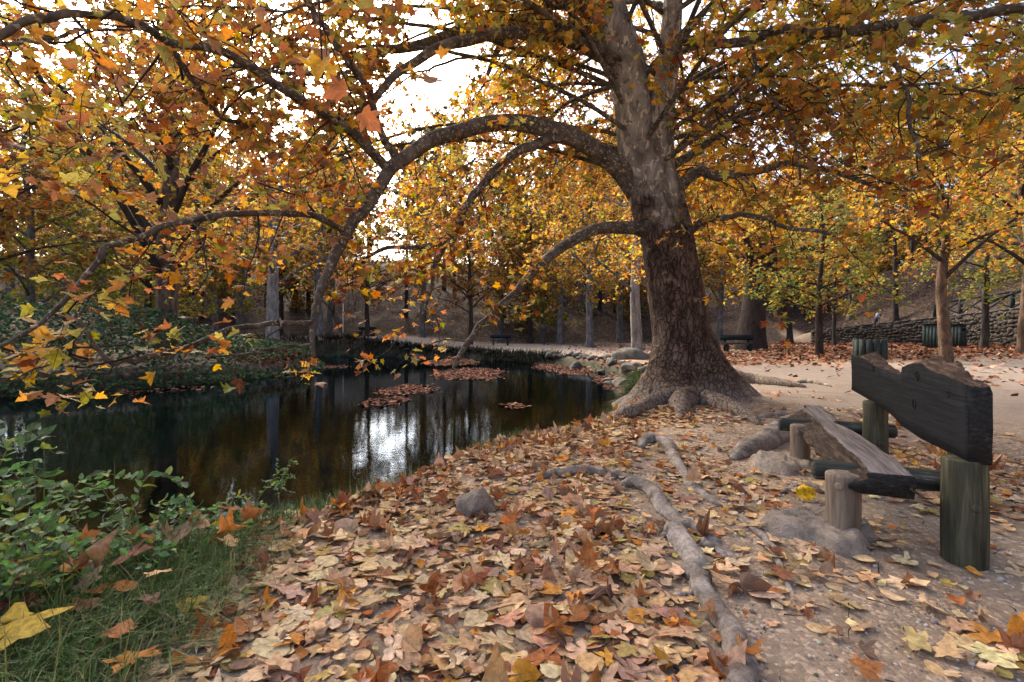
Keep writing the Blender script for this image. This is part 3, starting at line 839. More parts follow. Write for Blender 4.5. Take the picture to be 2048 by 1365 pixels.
# limbs of the rest of the crown, arching outwards from both stems
auto_limbs = []
r4 = np.random.default_rng(21)
for i in range(76):
    p, rr = stems[i % 2]
    zmin = 3.6
    k = r4.integers(np.searchsorted(p[:, 2], zmin), len(p) - 3)
    az = r4.uniform(0, 2 * np.pi)
    ln = r4.uniform(5.0, 10.0); p0 = p[k]; zz = p0[2]
    hd = np.array([math.cos(az), math.sin(az), 0])
    rise = r4.uniform(.5, 1.5) * ln * .32; fall = rise + r4.uniform(.15, .85) * min(zz - 1.8, 4.5)
    t = np.linspace(0, 1, 30)[:, None]
    q = p0 + hd * ln * t + np.array([0, 0, 1.]) * (rise * 2 * t - (rise + fall) * t * t * .9)
    q = q + np.cumsum(r4.normal(0, .035, (30, 3)), 0) * t
    cl = np.min(np.linalg.norm(q - np.array([0, 0, H]), axis=1))
    if cl < 2.2 or q[:, 2].min() < 1.7: continue
    if q[-1, 1] < -3.5: continue
    auto_limbs.append((q, np.interp(np.linspace(0, 1, 30), [0, 1], [min(rr[k] * .3, .042), .006])))
for i, (p, r_) in enumerate(auto_limbs):
    if i < 18:
        obj('branch', tube_mesh('branch', p, r_, M['limb'], 9, .1, i + 40), big)
hidden = Acc()
for i, (p, r_) in enumerate(auto_limbs[18:]):
    V, Q, T = tube(p, r_, 7); hidden.add(V, T=T, Q=Q)
if hidden.n: obj('limbs', hidden.mesh('limbs', [M['limb']]), big, kind='stuff')

# an opening in the crown over the pond, where the white sky stands between the upper limbs
GA, GB = np.array([-.62, 4.0, 3.45]), np.array([-2.6, 17.0, 10.9])
def in_gap(p):
    ax = GB - GA; l = np.linalg.norm(ax); ax = ax / l
    t = np.sum((p - GA) * ax, -1); d = np.linalg.norm(p - GA - t[:, None] * ax, axis=-1)
    return (t > -1) & (d < .075 * (t + 4.2) * (.65 + .8 * vn(p[:, 0] * 1.1 + 5, p[:, 2] * 1.1 + p[:, 1])))
def keep_big(p):
    cl = np.linalg.norm(p - np.array([0, 0, H]), axis=-1) > 1.75
    g = in_gap(p) & (rng.random(len(p)) < .85)
    back = (p[:, 1] > -2.5) | (rng.random(len(p)) < .3)
    low = (p[:, 2] < 1.75) & (p[:, 0] < .6) & (rng.random(len(p)) < .22)
    return cl & ~g & back & ~low & (p[:, 2] > .45)
B1, L1, C1, lf1 = grow(manual_limbs, rng, .21, (.45, 1.5), 6, (.18, .5), 3.6, .35, .085, .1, .10, keep_big)
B2, L2_, C2, lf2 = grow(auto_limbs, rng, .22, (.5, 1.7), 6, (.18, .55), 4.7, .35, .2, .1, .12, keep_big)
ta = twig_acc(B1, L1, C1, .011, .0032)
tb = twig_acc(B2, L2_, C2, .011, .0032)
ta.add(np.concatenate(tb.V), Q=np.concatenate(tb.P4))
obj('twigs', ta.mesh('twigs', [M['bark_twig']]), big, kind='stuff')
lf = {k: np.concatenate([lf1[k], lf2[k]]) for k in lf1}
n = len(lf['pos'])
# thin the part of the crown that only shades (above and behind the frame)
pos = lf['pos']
py = YH - F * (pos[:, 2] - H) / np.maximum(pos[:, 1], .05)
outside = (py < -420) | (pos[:, 1] < .6) | (np.abs(pos[:, 0]) > 1.35 * np.maximum(pos[:, 1], .1) + 1)
kp = ~outside | (rng.random(n) < .30)
kp &= ~((in_gap(pos)) & (rng.random(n) < .75))
kp &= ~((pos[:, 2] < 1.6) & (pos[:, 0] < .6) & (rng.random(n) < .15))
kp &= pos[:, 2] > .45
kp &= np.linalg.norm(pos - np.array([0, 0, H]), axis=1) > 1.9
lf = {k: v[kp] for k, v in lf.items()}; pos = lf['pos']; n = len(pos)
scl = rng.uniform(.07, .135, n)
# colours drift through the crown: rustier to the left and low, more golden to the right
g1 = fbm(pos[:, 0] + pos[:, 2], pos[:, 1] - pos[:, 2] * .6, .55, 8, 3)
warm = palette(n, [OR, GO, RU, BR, OL, YG], [.24, .36, .06, .02, .20, .12])
rust = palette(n, [OR, GO, RU, BR, OL, YG], [.22, .16, .24, .16, .15, .07])
olive = palette(n, [OR, GO, RU, BR, OL, YG], [.10, .26, .04, .03, .36, .21])
pick = g1 + .10 * np.tanh((pos[:, 0] - 1.0) / 3) + .02 * np.clip(pos[:, 2] - 4, -2, 3) + rng.normal(0, .06, n)
col = np.where((pick < .46)[:, None], rust, np.where((pick < .63)[:, None], warm, olive))
size = visible_size(pos, scl)
order = np.argsort(-size)
top = order[:300]; rest = order[300:]
rp = np.random.default_rng(3)
PL0 = [leaf_proto('plane', rp, .28, True, .15) for _ in range(8)]
PL1 = [leaf_proto('plane', rp, .28, False, .15) for _ in range(12)]
PL2 = [leaf_proto('plane2', rp, .25, False, .15) for _ in range(12)]
PL3 = [leaf_proto('kite', rp, .2, False, .15) for _ in range(8)]
leaf_me = [mesh_np('leaf', *[PL0[k][0], PL0[k][1]], [M['leaf_obj']], None, PL0[k][2]) for k in range(8)]
def single(name, me, R, p, s, c, parent=None, **kw):
    o = bpy.data.objects.new(name, me); COL.objects.link(o)
    m4 = np.eye(4); m4[:3, :3] = R * s; m4[:3, 3] = p
    if parent is not None:
        o.parent = parent; o.matrix_parent_inverse = parent.matrix_basis.inverted()
    o.matrix_basis = Matrix(m4.tolist())
    o.color = (float(c[0]), float(c[1]), float(c[2]), 1)
    return tag(o, **kw)
for i in top:
    single('leaf', leaf_me[i % 8], lf['R'][i], pos[i], scl[i], col[i], big)
near = rest[size[rest] > .0165]; far = rest[size[rest] <= .0165]
acc = Acc()
place(acc, PL1, rng.integers(0, 12, len(near)), lf['R'][near], pos[near], scl[near], col[near])
place(acc, PL2, rng.integers(0, 12, len(far)), lf['R'][far], pos[far], scl[far], col[far])
obj('crown', acc.mesh('crown', [M['leaf']]), big, kind='stuff')
print('big tree leaves', n, 'near', len(near), 'far', len(far))

# exposed roots
def ground_root(pts, lift=.35, n=46):
    """pts rows px, py, width px; the root lies half sunk in the ground"""
    w = []
    for x, y, wd in pts:
        d = H * F / (y - YH)
        for _ in range(4):
            X = (x - 1024) / F * d; g = float(terrain(np.array([X]), np.array([d]))[0]); d = (H - g) * F / (y - YH)
        X = (x - 1024) / F * d
        r_ = wd / F * d / 2
        w.append((X, d, float(terrain(np.array([X]), np.array([d]))[0]) + r_ * lift, r_))
    s = spline(np.array(w), n)
    return s[:, :3], np.maximum(s[:, 3], .004)
ROOTS = [
    [(1065, 966, 6), (1090, 958, 14), (1130, 950, 18), (1180, 948, 18), (1225, 954, 16), (1255, 962, 14), (1275, 975, 8)],
    [(1246, 978, 16), (1262, 970, 27), (1300, 988, 30), (1322, 1022, 30), (1365, 1052, 27), (1400, 1068, 24), (1440, 1098, 20), (1470, 1125, 15), (1492, 1142, 6)],
    [(1338, 1082, 22), (1352, 1072, 40), (1376, 1096, 42), (1388, 1140, 38), (1398, 1180, 40), (1430, 1228, 42), (1462, 1282, 46), (1482, 1335, 50), (1494, 1395, 54), (1500, 1480, 54)],
    [(1405, 1188, 22), (1372, 1194, 14), (1335, 1199, 10), (1295, 1196, 9), (1255, 1204, 5)],
    [(1402, 1090, 20), (1432, 1102, 16), (1452, 1118, 11), (1466, 1136, 5)],
    [(1280, 900, 10), (1292, 886, 20), (1318, 886, 22), (1342, 905, 22), (1352, 932, 22), (1372, 960, 18), (1398, 985, 15), (1425, 1004, 12), (1446, 1014, 5)],
    [(1470, 1038, 6), (1500, 1056, 12), (1528, 1078, 14), (1548, 1106, 14), (1568, 1150, 13), (1582, 1185, 10), (1592, 1215, 4)],
    [(1562, 990, 8), (1590, 981, 14), (1622, 978, 14), (1660, 990, 13), (1690, 1004, 8)],
    [(1466, 922, 14), (1488, 910, 34), (1530, 890, 44), (1572, 868, 46), (1610, 858, 40), (1650, 856, 24)],
    [(1362, 838, 16), (1364, 812, 48), (1390, 806, 46), (1430, 812, 40), (1470, 826, 32), (1500, 840, 22), (1520, 852, 8)],
    [(1310, 800, 34), (1262, 808, 26), (1230, 819, 20), (1200, 832, 18), (1172, 842, 8)],
    [(1335, 806, 40), (1285, 820, 28), (1240, 833, 22), (1205, 842, 14), (1180, 848, 6)],
    [(1425, 756, 50), (1470, 764, 34), (1510, 767, 24), (1550, 770, 20), (1590, 774, 14), (1612, 776, 6)],
    [(1430, 778, 44), (1468, 784, 28), (1500, 789, 10)],
    [(1585, 768, 6), (1610, 766, 9), (1640, 769, 8), (1662, 774, 4)],
    [(1500, 842, 6), (1545, 834, 9), (1590, 832, 12), (1640, 842, 6)],
]
for i, rt in enumerate(ROOTS):
    p, r_ = ground_root(rt, .7 if i == 0 else .4 if i not in (8, 9) else .35)
    wob = (np.stack([vn(np.arange(46) * .5, 3.7 * i + 0 * np.arange(46), 1, k) - .5 for k in range(3)], -1)) * r_[:, None] * (1.2 if r_.max() < .09 else .35)
    wob[:, 2] *= .5
    obj('root', tube_mesh('root', p + wob, r_ * 1.05, M['bark_plane'] if i in (9, 10, 11, 12, 13) else M['bark_root'], 16, .28 if r_.max() < .09 else .16, i * 3 + 1), big)

# ------------------------------------------------------------------ the broken bench
UX, UY = .391, .92
bench = empty('park_bench', (2.31, 2.47, float(terrain(np.array([2.31]), np.array([2.47]))[0])), 'weathered broken timber park bench with a jagged black backrest, in the foreground', 'bench', rz=math.atan2(UY, UX))
BZ = bench.location.z
def bface(px, py, off):
    """point of a face running along the bench at local y = off -> (t, z)"""
    q = (px - 1024) / F
    t = (2.31 - UY * off - (2.47 + UX * off) * q) / (UY * q - UX)
    return t, H - (py - YH) / F * (2.47 + UX * off + UY * t) - BZ
def zcrop(pts): return [(1400 + x / 3.034, 680 + y / 3.034) for x, y in pts]
topf = np.array([bface(*p, .02) for p in zcrop([(1672, 296), (1540, 238), (1400, 190), (1340, 145), (1280, 145), (1226, 163), (1217, 213), (1150, 195), (1060, 158), (1010, 125), (978, 106)])])
botf = np.array([bface(*p, .02) for p in zcrop([(1605, 742), (1520, 688), (1340, 600), (1220, 520), (1170, 460), (1095, 408), (1000, 350), (920, 303)])])
def backrest_mesh():
    tt = np.linspace(-.085, 2.16, 120)
    zt = np.interp(tt, topf[:, 0], topf[:, 1]); zb = np.interp(tt, botf[:, 0], botf[:, 1])
    rough = fbm(tt, 0 * tt, 14, 3, 3) - .5
    zt = zt + .018 * rough; zb = zb + .008 * (fbm(tt, 0 * tt, 9, 5, 3) - .5)
    rows = []
    crest = .045 * np.exp(-((tt - .55) / .22) ** 2) + .05 * np.exp(-((tt - .28) / .12) ** 2) + .05 * np.exp(-((tt - 1.75) / .28) ** 2)
    for k, (y, f) in enumerate([(.02, 0), (.021, .2), (.02, .4), (.022, .6), (.02, .8), (.02, 1)]):
        rows.append(np.stack([tt, y + .003 * (fbm(tt, tt * 0 + k, 6, k, 3) - .5), zb * (1 - f) + zt * f], -1))
    for k, y in enumerate((.003, -.016, -.036, -.056, -.076)):
        h = zt + crest * (.5 + .25 * k) * .8 - .008 + .035 * (fbm(tt, 0 * tt + k * .6, 22, 9, 3) - .5)
        rows.append(np.stack([tt, np.full_like(tt, y), h], -1))
    for k, f in enumerate((.95, .7, .45, .2, 0)):
        rows.append(np.stack([tt, np.full_like(tt, -.083), zb * (1 - f) + (rows[10][:, 2] - .012) * f], -1))
    m, n = len(rows), len(tt)
    V = np.stack(rows, 1)
    rj = np.random.default_rng(2); V[0, :, 0] += rj.normal(0, .007, m); V[-1, :, 0] += rj.normal(0, .015, m)      # rough sawn, weathered ends
    V[0, :, 1] += np.where(V[0, :, 1] > 0, -.006, .006)
    V = V.reshape(-1, 3)
    i = np.arange(n - 1)[:, None] * m; j = np.arange(m)[None]; j2 = (j + 1) % m
    Q = np.stack([i + j, i + m + j, i + m + j2, i + j2], -1).reshape(-1, 4)
    mi = np.tile(np.where((np.arange(m) >= 5) & (np.arange(m) < 11), 1, 0), n - 1)
    c0, c1 = V[:m].mean(0), V[-m:].mean(0); b = len(V); V = np.vstack([V, c0, c1]); jj = np.arange(m)
    T = np.vstack([np.stack([jj, (jj + 1) % m, np.full(m, b)], -1), np.stack([(n - 1) * m + (jj + 1) % m, (n - 1) * m + jj, np.full(m, b + 1)], -1)])
    me = mesh_np('backrest', V, [T, Q], [M['wood_back'], M['wood_rot'], M['wood_end']], matidx=np.concatenate([np.full(2 * m, 2), mi]), smooth=False)
    return me
br = part('backrest', backrest_mesh(), bench, 'black painted plank, its top edge broken away to brown rotten wood')
for kx, ky, kr in ((1835, 752, .028), (1829, 808, .032), (1748, 738, .028), (1898, 788, .016)):      # knots in the plank
    t_, z_ = bface(kx, ky, .02); a = np.linspace(0, 2 * np.pi, 21)
    V, Q, T = tube(np.stack([t_ + np.cos(a) * kr * .75, .0225 + 0 * a, z_ + np.sin(a) * kr], -1), .0035, 6, cap=False)
    part('knot', mesh_np('knot', V, Q, [M['wood_end']]), br)
def seat_mesh():
    tt = np.linspace(-.10, 2.38, 130); n = len(tt)
    e = lambda s, o: fbm(tt, 0 * tt + o, s, o, 4) - .5
    yf = .435 + .05 * e(5, 1) + .03 * e(22, 2) - .06 * sm(1.9, 2.4, tt)
    yb = .225 + .03 * e(3, 3) + .05 * np.exp(-((tt - 1.35) / .25) ** 2) + .012 * e(25, 4)
    zt = .45 + .012 * e(4, 5) - .015 * sm(.15, -.1, tt)
    pr = .115 + .045 * e(9, 6) + .02 * e(30, 7)
    pr = pr * (1 - .5 * sm(2.0, 2.4, tt)) * (.75 + .25 * sm(-.1, .02, tt))
    prof = []
    prof.append((yb + .01, .315 + 0 * tt)); prof.append((yb, zt - .035)); prof.append((yb + .008, zt - .004)); prof.append((yb + .02, zt))
    for k in range(1, 8):
        f = k / 8; yy = yb * (1 - f) + yf * f
        dip = .007 * np.exp(-((f - .55 - .1 * e(3, 20)) / .05) ** 2)
        prof.append((yy, zt + .003 * e(12, 10 + k) - dip))
    prof.append((yf - .012, zt - .002 + .004 * e(30, 21))); prof.append((yf, zt - .012 + .008 * e(26, 22)))
    prof.append((yf - .012 + .02 * e(20, 23), zt - .040 + .01 * e(18, 24)))
    prof.append((yf + pr * .5, zt - .055 + .024 * e(24, 25))); prof.append((yf + pr, zt - .075 + .02 * e(20, 26)))
    prof.append((yf + pr - .006, zt - .10 + .02 * e(16, 27))); prof.append((yf + pr * .3, .315 + .012 * e(14, 28)))
    m = len(prof)
    V = np.stack([np.stack([tt, y, z], -1) for y, z in prof], 1).reshape(-1, 3)
    i = np.arange(n - 1)[:, None] * m; j = np.arange(m)[None]; j2 = (j + 1) % m
    Q = np.stack([i + j, i + m + j, i + m + j2, i + j2], -1).reshape(-1, 4)[:, ::-1]
    mi = np.tile(np.where(np.arange(m) >= m - 7, 1, 0), n - 1)
    mi = mi.reshape(n - 1, m); mi[:, m - 1] = 2; mi[:, 0] = 2; mi = mi.ravel()
    c0, c1 = V[:m].mean(0), V[-m:].mean(0); b = len(V); V = np.vstack([V, c0, c1]); jj = np.arange(m)
    T = np.vstack([np.stack([(jj + 1) % m, jj, np.full(m, b)], -1), np.stack([(n - 1) * m + jj, (n - 1) * m + (jj + 1) % m, np.full(m, b + 1)], -1)])
    return mesh_np('seat', V, [T, Q], [M['wood_seat'], M['wood_rot_seat'], M['wood_end']], matidx=np.concatenate([np.full(2 * m, 2), mi]), smooth=False)
part('seat', seat_mesh(), bench, 'grey weathered plank rotted open along its front edge')
def post_mesh(name, r, h, mat, seed, z0=-.15, top_bev=.012):
    z = np.concatenate([[z0], np.linspace(0, h - top_bev, 14), [h - top_bev * .3, h]])
    pts = np.stack([0 * z, 0 * z, z], -1); rad = np.full(len(z), r); rad[-1] = r - top_bev; rad[-2] = r - top_bev * .3
    rad = rad * (1 + .02 * np.sin(z * 7 + seed))
    V, Q, T = tube(pts, rad, 28, .03, seed)
    a = np.arctan2(V[:, 1], V[:, 0])
    return mesh_np(name, V, [T, Q], [mat])
for (x, y, r_, h, mt, nm) in ((0, 0, .092, .53, 'post_green', 'rear_post'), (1.51, 0, .085, .62, 'post_green', 'rear_post'), (0, .52, .083, .392, 'post_bare', 'front_post'), (1.51, .52, .074, .392, 'post_bare', 'front_post')):
    o = part(nm, post_mesh(nm, r_, h, M[mt], x * 5 + y * 9), bench)
    o.location = (x, y, 0)
    if nm == 'rear_post':      # the post is halved behind the plank and carries on to its top
        zz = np.linspace(h - .03, .84, 8); V, Q, T = tube(np.stack([0 * zz + .05, 0 * zz - .088, zz], -1), [.03] * 6 + [.028, .02], 14, .03, 3)
        part('post_top', mesh_np('post_top', V, [T, Q], [M['post_green']]), o)
    # dowel head
    V, Q, T = tube(np.array([[0, 0, 0], [.012, 0, 0], [.014, 0, 0]]) + np.array([r_ * .93, 0, 0]), [.022, .021, .012], 16)
    ang = math.radians(180 - (25 if nm == 'front_post' else -8))
    Vr = V @ rotz(ang).T + np.array([0, 0,   .30 if nm == 'rear_post' else .335])
    part('dowel', mesh_np('dowel', Vr, [T, Q], [M[mt]]), o)
for x, yy0, yy1, seed in ((.125, -.06, .64, 1), (1.63, -.16, .66, 2)):
    yy = np.array([yy0 - .008, yy0, yy0 + .01] + list(np.linspace(yy0 + .05, yy1 - .05, 8)) + [yy1 - .01, yy1, yy1 + .008])
    pts = np.stack([yy, 0 * yy, 0 * yy], -1)
    rr_ = np.full(len(yy), .057); rr_[[0, -1]] = .040; rr_[[1, -2]] = .052
    V, Q, T = tube(pts, rr_, 24, .03, seed)
    o = part('cross_rail', mesh_np('cross_rail', V, [T, Q], [M['rail_green']]), bench)
    o.location = (x, 0, .368); o.rotation_euler = (0, 0, math.pi / 2)
sv, sq, st_ = tube(np.array([[-.10, .25, .37], [-.135, .215, .345], [-.17, .185, .325]]), [.008, .005, .001], 6)
part('splinter', mesh_np('splinter', sv, [st_, sq], [M['wood_rot']]), bench)
def slab_mesh(name, rx, ry, h, seed, mat):
    nr, na = 12, 44; a = np.linspace(0, 2 * np.pi, na, endpoint=False)
    V = []
    for k in range(nr + 1):
        f = k / nr
        R = (1 + .55 * (fbm(np.cos(a) * 1.3 + seed, np.sin(a) * 1.3, 1.2, seed, 4) - .5) * 2)
        fz = 1.0 if f < .72 else max(0, 1 - ((f - .72) / .28) ** 2.2)
        x = np.cos(a) * R * rx * f; y = np.sin(a) * R * ry * f
        V.append(np.stack([x, y, -.05 + (h + .05) * fz + .075 * (fbm(x + seed, y, 24, seed, 4) - .5) * (f < .97)], -1))
    V = np.array(V).reshape(-1, 3); i = np.arange(nr)[:, None] * na; j = np.arange(na)[None]; j2 = (j + 1) % na
    return mesh_np(name, V, np.stack([i + j, i + na + j, i + na + j2, i + j2], -1).reshape(-1, 4), [mat], smooth=False)
for (x, y, rx, ry, h, sd_) in ((0.06, .62, .24, .30, .055, 3), (1.50, .62, .30, .24, .045, 7)):
    o = part('footing', slab_mesh('footing', rx, ry, h, sd_, M['concrete']), bench, 'crumbling lump of concrete round the foot of a front post')
    lx = np.array([2.31 + UX * x - UY * y]); ly = np.array([2.47 + UY * x + UX * y])
    o.location = (x, y, float(terrain(lx, ly)[0]) - BZ)

# ------------------------------------------------------------------ fallen leaves
def seg_dist(x, y, pts):
    best = np.full(x.shape, 1e9)
    for (ax, ay), (bx, by) in zip(pts[:-1], pts[1:]):
        ex, ey = bx - ax, by - ay; t = np.clip(((x - ax) * ex + (y - ay) * ey) / (ex * ex + ey * ey), 0, 1)
        best = np.minimum(best, np.hypot(x - ax - t * ex, y - ay - t * ey))
    return best
def litter_density(x, y):
    """share of the full carpet, 0..1"""
    n1 = fbm(x, y, 1.1, 31, 3); n2 = fbm(x, y, 3.5, 32, 3)
    rootx = np.interp(y, [1.2, 1.9, 2.2, 2.6, 3.2, 3.9, 4.6, 6, 8], [.86, .80, .74, .80, .82, .9, 1.3, 1.9, 2.1])
    core = sm(.15, -.25, x - rootx)
    d = core
    mid = sm(.0, .3, x - rootx) * sm(2.1, 1.2, x - .1 * y) * .30
    d = np.maximum(d, mid * sm(1.5, 2.1, y))
    d = np.maximum(d, .11 - .07 * sm(1.0, 1.6, x) * sm(2.9, 2.2, y))
    d = np.maximum(d, .85 * np.exp(-(((x - 3.6) / 1.0) ** 2 + ((y - 3.9) / 1.0) ** 2)))
    d = np.maximum(d, .85 * np.exp(-(((x - 1.75) / .35) ** 2 + ((y - 3.1) / .55) ** 2)))
    d = np.maximum(d, .75 * np.exp(-(((x - 1.85) / .30) ** 2 + ((y - 1.72) / .22) ** 2)))
    d = np.maximum(d, .95 * np.exp(-(((x - 2.0) / .9) ** 2 + ((y - 6.35) / .45) ** 2)))
    d = d * (1 - .75 * np.exp(-(((x - 2.35) / .9) ** 2 + ((y - 5.2) / .55) ** 2)))
    d = np.where((y > 7.0) & (x > 2.4), .02 + .05 * (n1 > .55), d)
    d = d * (1 - .55 * np.exp(-(((x + .25) / .5) ** 2 + ((y - 3.7) / .35) ** 2)) * (n2 > .42))
    d = d * (1 - .92 * np.exp(-(((x - 1.72) ** 2 + (y - 2.74) ** 2) / .075)))
    d = d * np.clip(.25 + 2.2 * (n1 * .55 + n2 * .45 - .18), .12, 1)
    return np.clip(d, 0, 1)
TAN, PALE, MAUV, BRN, RST, ORG, OLV, DRK = (.57, .36, .185), (.69, .485, .285), (.40, .255, .165), (.27, .115, .055), (.38, .13, .04), (.58, .25, .045), (.42, .31, .09), (.12, .06, .045)
rl = np.random.default_rng(77)
nc = 110000
lx = rl.uniform(-3.6, 5.6, nc); ly = rl.uniform(1.25, 9.0, nc)
area = 9.2 * 7.75; full = 760.0                     # leaves per square metre in the carpet
keep = (rl.random(nc) < litter_density(lx, ly) * full / (nc / area)) & (sd_pond(lx, ly) > .10 + .22 * rl.random(nc)) & (np.hypot(lx - 2.95, ly - 8.2) > .75)
keep &= np.abs(lx) < 1.12 * ly + .35
keep &= (np.hypot(lx + 1.60, ly - 1.58) > .26) & (np.hypot(lx - 2.0, ly - 3.22) > .19)
keep &= (lx > np.interp(ly, [1.3, 1.7, 2.1, 2.6, 2.9, 3.2], [-1.22, -1.25, -1.28, -1.42, -1.6, -3])) | (rl.random(nc) < .10)
lx, ly = lx[keep], ly[keep]; n = len(lx)
edge = np.exp(-((sd_pond(lx, ly) - .3) / .28) ** 2) * (lx < 1.5)
lz = terrain(lx, ly) + rl.uniform(.004, .022, n) + .035 * edge * rl.random(n)
up = rl.random(n) < (.11 + .35 * edge)
nr = norm(np.array([0, 0, 1.]) + rl.normal(0, 1, (n, 3)) * np.where(up, .7, .13)[:, None])
ang = rl.uniform(0, 2 * np.pi, n); tip = np.stack([np.cos(ang), np.sin(ang), 0 * ang], -1)
lR = frames(nr, tip)
ls = np.where(rl.random(n) < .25, rl.uniform(.08, .14, n), rl.uniform(.03, .075, n))
lcol = palette(n, [TAN, PALE, MAUV, BRN, RST, ORG, OLV, DRK], [.34, .33, .13, .07, .045, .025, .04, .02], .15)
lcolu = palette(n, [TAN, MAUV, BRN, RST, ORG, DRK], [.12, .16, .30, .27, .10, .05], .15)
lcol = np.where((up & (rl.random(n) < .75))[:, None], lcolu, lcol)
lz += np.where(up, ls * .16, 0)
ingrass = lx < np.interp(ly, [1.3, 1.7, 2.1, 2.6, 2.9, 3.2], [-1.22, -1.25, -1.28, -1.42, -1.6, -3])      # leaves caught up on the grass
ls = np.where(ingrass, rl.uniform(.08, .14, n), ls); lz = np.where(ingrass, lz + rl.uniform(.05, .14, n), lz); lcol = np.where(ingrass[:, None], lcolu, lcol)
rp2 = np.random.default_rng(9)
FL = [leaf_proto('torn' if q_ else 'plane', rp2, .14, True) for q_ in range(8)] + [leaf_proto('round', rp2, .09, True) for _ in range(4)] + [leaf_proto('frag', rp2, .10, True) for _ in range(4)]
FU = [leaf_proto('torn' if q_ % 2 else 'plane', rp2, .8, True, .3) for q_ in range(6)] + [leaf_proto('round', rp2, .7, True) for _ in range(3)]
FLn = [leaf_proto('torn' if q_ else 'plane', rp2, .14, False) for q_ in range(8)] + [leaf_proto('round', rp2, .1, False) for _ in range(4)] + [leaf_proto('frag', rp2, .12, False) for _ in range(4)]
FUn = [leaf_proto('plane', rp2, .7, False, .3) for _ in range(6)] + [leaf_proto('round', rp2, .7, False) for _ in range(3)]
kf = np.where((ls > .08) & (rl.random(n) < .8), rl.integers(0, 8, n), np.where(rl.random(n) < .45, rl.integers(8, 12, n), rl.integers(12, 16, n)))
ku = rl.integers(0, 9, n)
litter = empty('leaf_litter', (-.2, 2.5, 0), 'carpet of dry tan and brown plane leaves covering the near bank', 'fallen leaves')
fl_me = [mesh_np('leaf', p[0], p[1], [M['litter_obj']], None, p[2]) for p in FL]
fu_me = [mesh_np('leaf', p[0], p[1], [M['litter_obj']], None, p[2]) for p in FU]
size = visible_size(np.stack([lx, ly, lz], -1), ls)
order = np.argsort(-size); top = order[:300]; rest = order[300:]
lpos = np.stack([lx, ly, lz], -1)
for i in top:
    single('leaf', fu_me[ku[i]] if up[i] else fl_me[kf[i]], lR[i], lpos[i] + np.array([0, 0, .012]), ls[i], lcol[i], litter)
acc = Acc()
for msk, hi, lo, kk in ((~up, FL, FLn, kf), (up, FU, FUn, ku)):
    s = rest[msk[rest]]; a = s[ly[s] < 2.5]; b = s[ly[s] >= 2.5]
    place(acc, hi, kk[a], lR[a], lpos[a], ls[a], lcol[a]); place(acc, lo, kk[b], lR[b], lpos[b], ls[b], lcol[b])
obj('scattered_leaves', acc.mesh('scattered_leaves', [M['litter']]), litter, kind='stuff')
# broken twigs lying among the leaves
m_ = 260; tx = rl.uniform(-1.6, 3.4, m_); ty = 1.5 + 4.5 * rl.random(m_) ** 1.4; k_ = (sd_pond(tx, ty) > .3) & (np.abs(tx) < 1.1 * ty); tx, ty = tx[k_], ty[k_]; m_ = len(tx)
ta_ = rl.uniform(0, 6.28, m_); tl_ = rl.uniform(.03, .16, m_); tt_ = np.linspace(-.5, .5, 4)
tp = np.stack([tx[:, None] + np.cos(ta_)[:, None] * tl_[:, None] * tt_, ty[:, None] + np.sin(ta_)[:, None] * tl_[:, None] * tt_, 0 * tx[:, None] + 0 * tt_], -1) + rl.normal(0, .004, (m_, 4, 3))
tp[..., 2] = terrain(tp[..., 0], tp[..., 1]) + .012 + rl.random((m_, 1)) * .012
V_, Q_ = batch_tubes(tp, rl.uniform(.0012, .0035, m_), np.full(m_, .001), 5)
obj('scattered_twigs', mesh_np('scattered_twigs', V_, Q_, [M['bark_twig']]), litter, kind='stuff')
print('litter', n)

# single leaves that stand out
def lone(px, py, lift, s, c, label, curl=0, az=0.0, tilt=(0, 0)):
    d = (H - lift) * F / (py - YH); X = (px - 1024) / F * d
    z = float(terrain(np.array([X]), np.array([d]))[0]) + lift
    R = frames(norm(np.array([[tilt[0], tilt[1], 1.0]])), np.array([[math.cos(az), math.sin(az), 0.]]))[0]
    me = (fu_me[az.__hash__() % 6] if curl else fl_me[abs(hash(round(az, 2))) % 4])
    single('fallen_leaf', me, R, np.array([X, d, z]), s, c, label=label, cat='leaf', group='bright leaves lying on the bank')
lone(40, 1275, .12, .20, (.62, .40, .055), 'big clean yellow leaf resting on grass at the bottom left', 0, 2.2, (.1, -.55))
lone(10, 1225, .10, .12, (.16, .04, .025), 'dark red leaf tucked behind the big yellow leaf', 0, 1.2, (.1, -.5))
lone(362, 1222, .045, .12, (.52, .33, .04), 'yellow and green leaf with red spots beside the grass', 0, 1.0, (.05, -.2))
lone(1008, 1046, .05, .105, (.52, .13, .02), 'red-orange leaf lying just right of the grey stone', 0, .9, (.15, -.35))
lone(972, 1056, .045, .08, (.68, .31, .03), 'golden orange leaf touching the red-orange leaf by the stone', 0, 2.4, (.1, -.25))
lone(935, 1152, .05, .12, (.30, .095, .04), 'rust brown star-shaped leaf in the middle of the litter', 0, .5, (.05, -.3))
lone(845, 925, .06, .12, (.62, .28, .03), 'upright orange leaf at the edge of the grass by the water', 1, 1.7, (-.3, -.5))
lone(1716, 1335, .04, .10, (.40, .15, .05), 'rust orange leaf lying alone on bare soil near the bottom', 0, .2, (.1, -.25))
lone(1228, 1312, .03, .07, (.66, .33, .05), 'small plain golden leaf left of the thick root', 0, 3.0, (.0, -.1))
lone(1430, 1340, .04, .15, (.36, .22, .15), 'large folded brown leaf at the lower end of the root', 1, .4, (.1, -.2))
lone(1425, 1240, .05, .08, (.44, .22, .10), 'curled tan leaf leaning on the left side of the root', 1, 1.5, (.4, -.4))
lone(1892, 1163, .03, .07, (.46, .31, .08), 'small yellow leaf on dark soil below the right post', 0, 1.0, (.1, -.2))
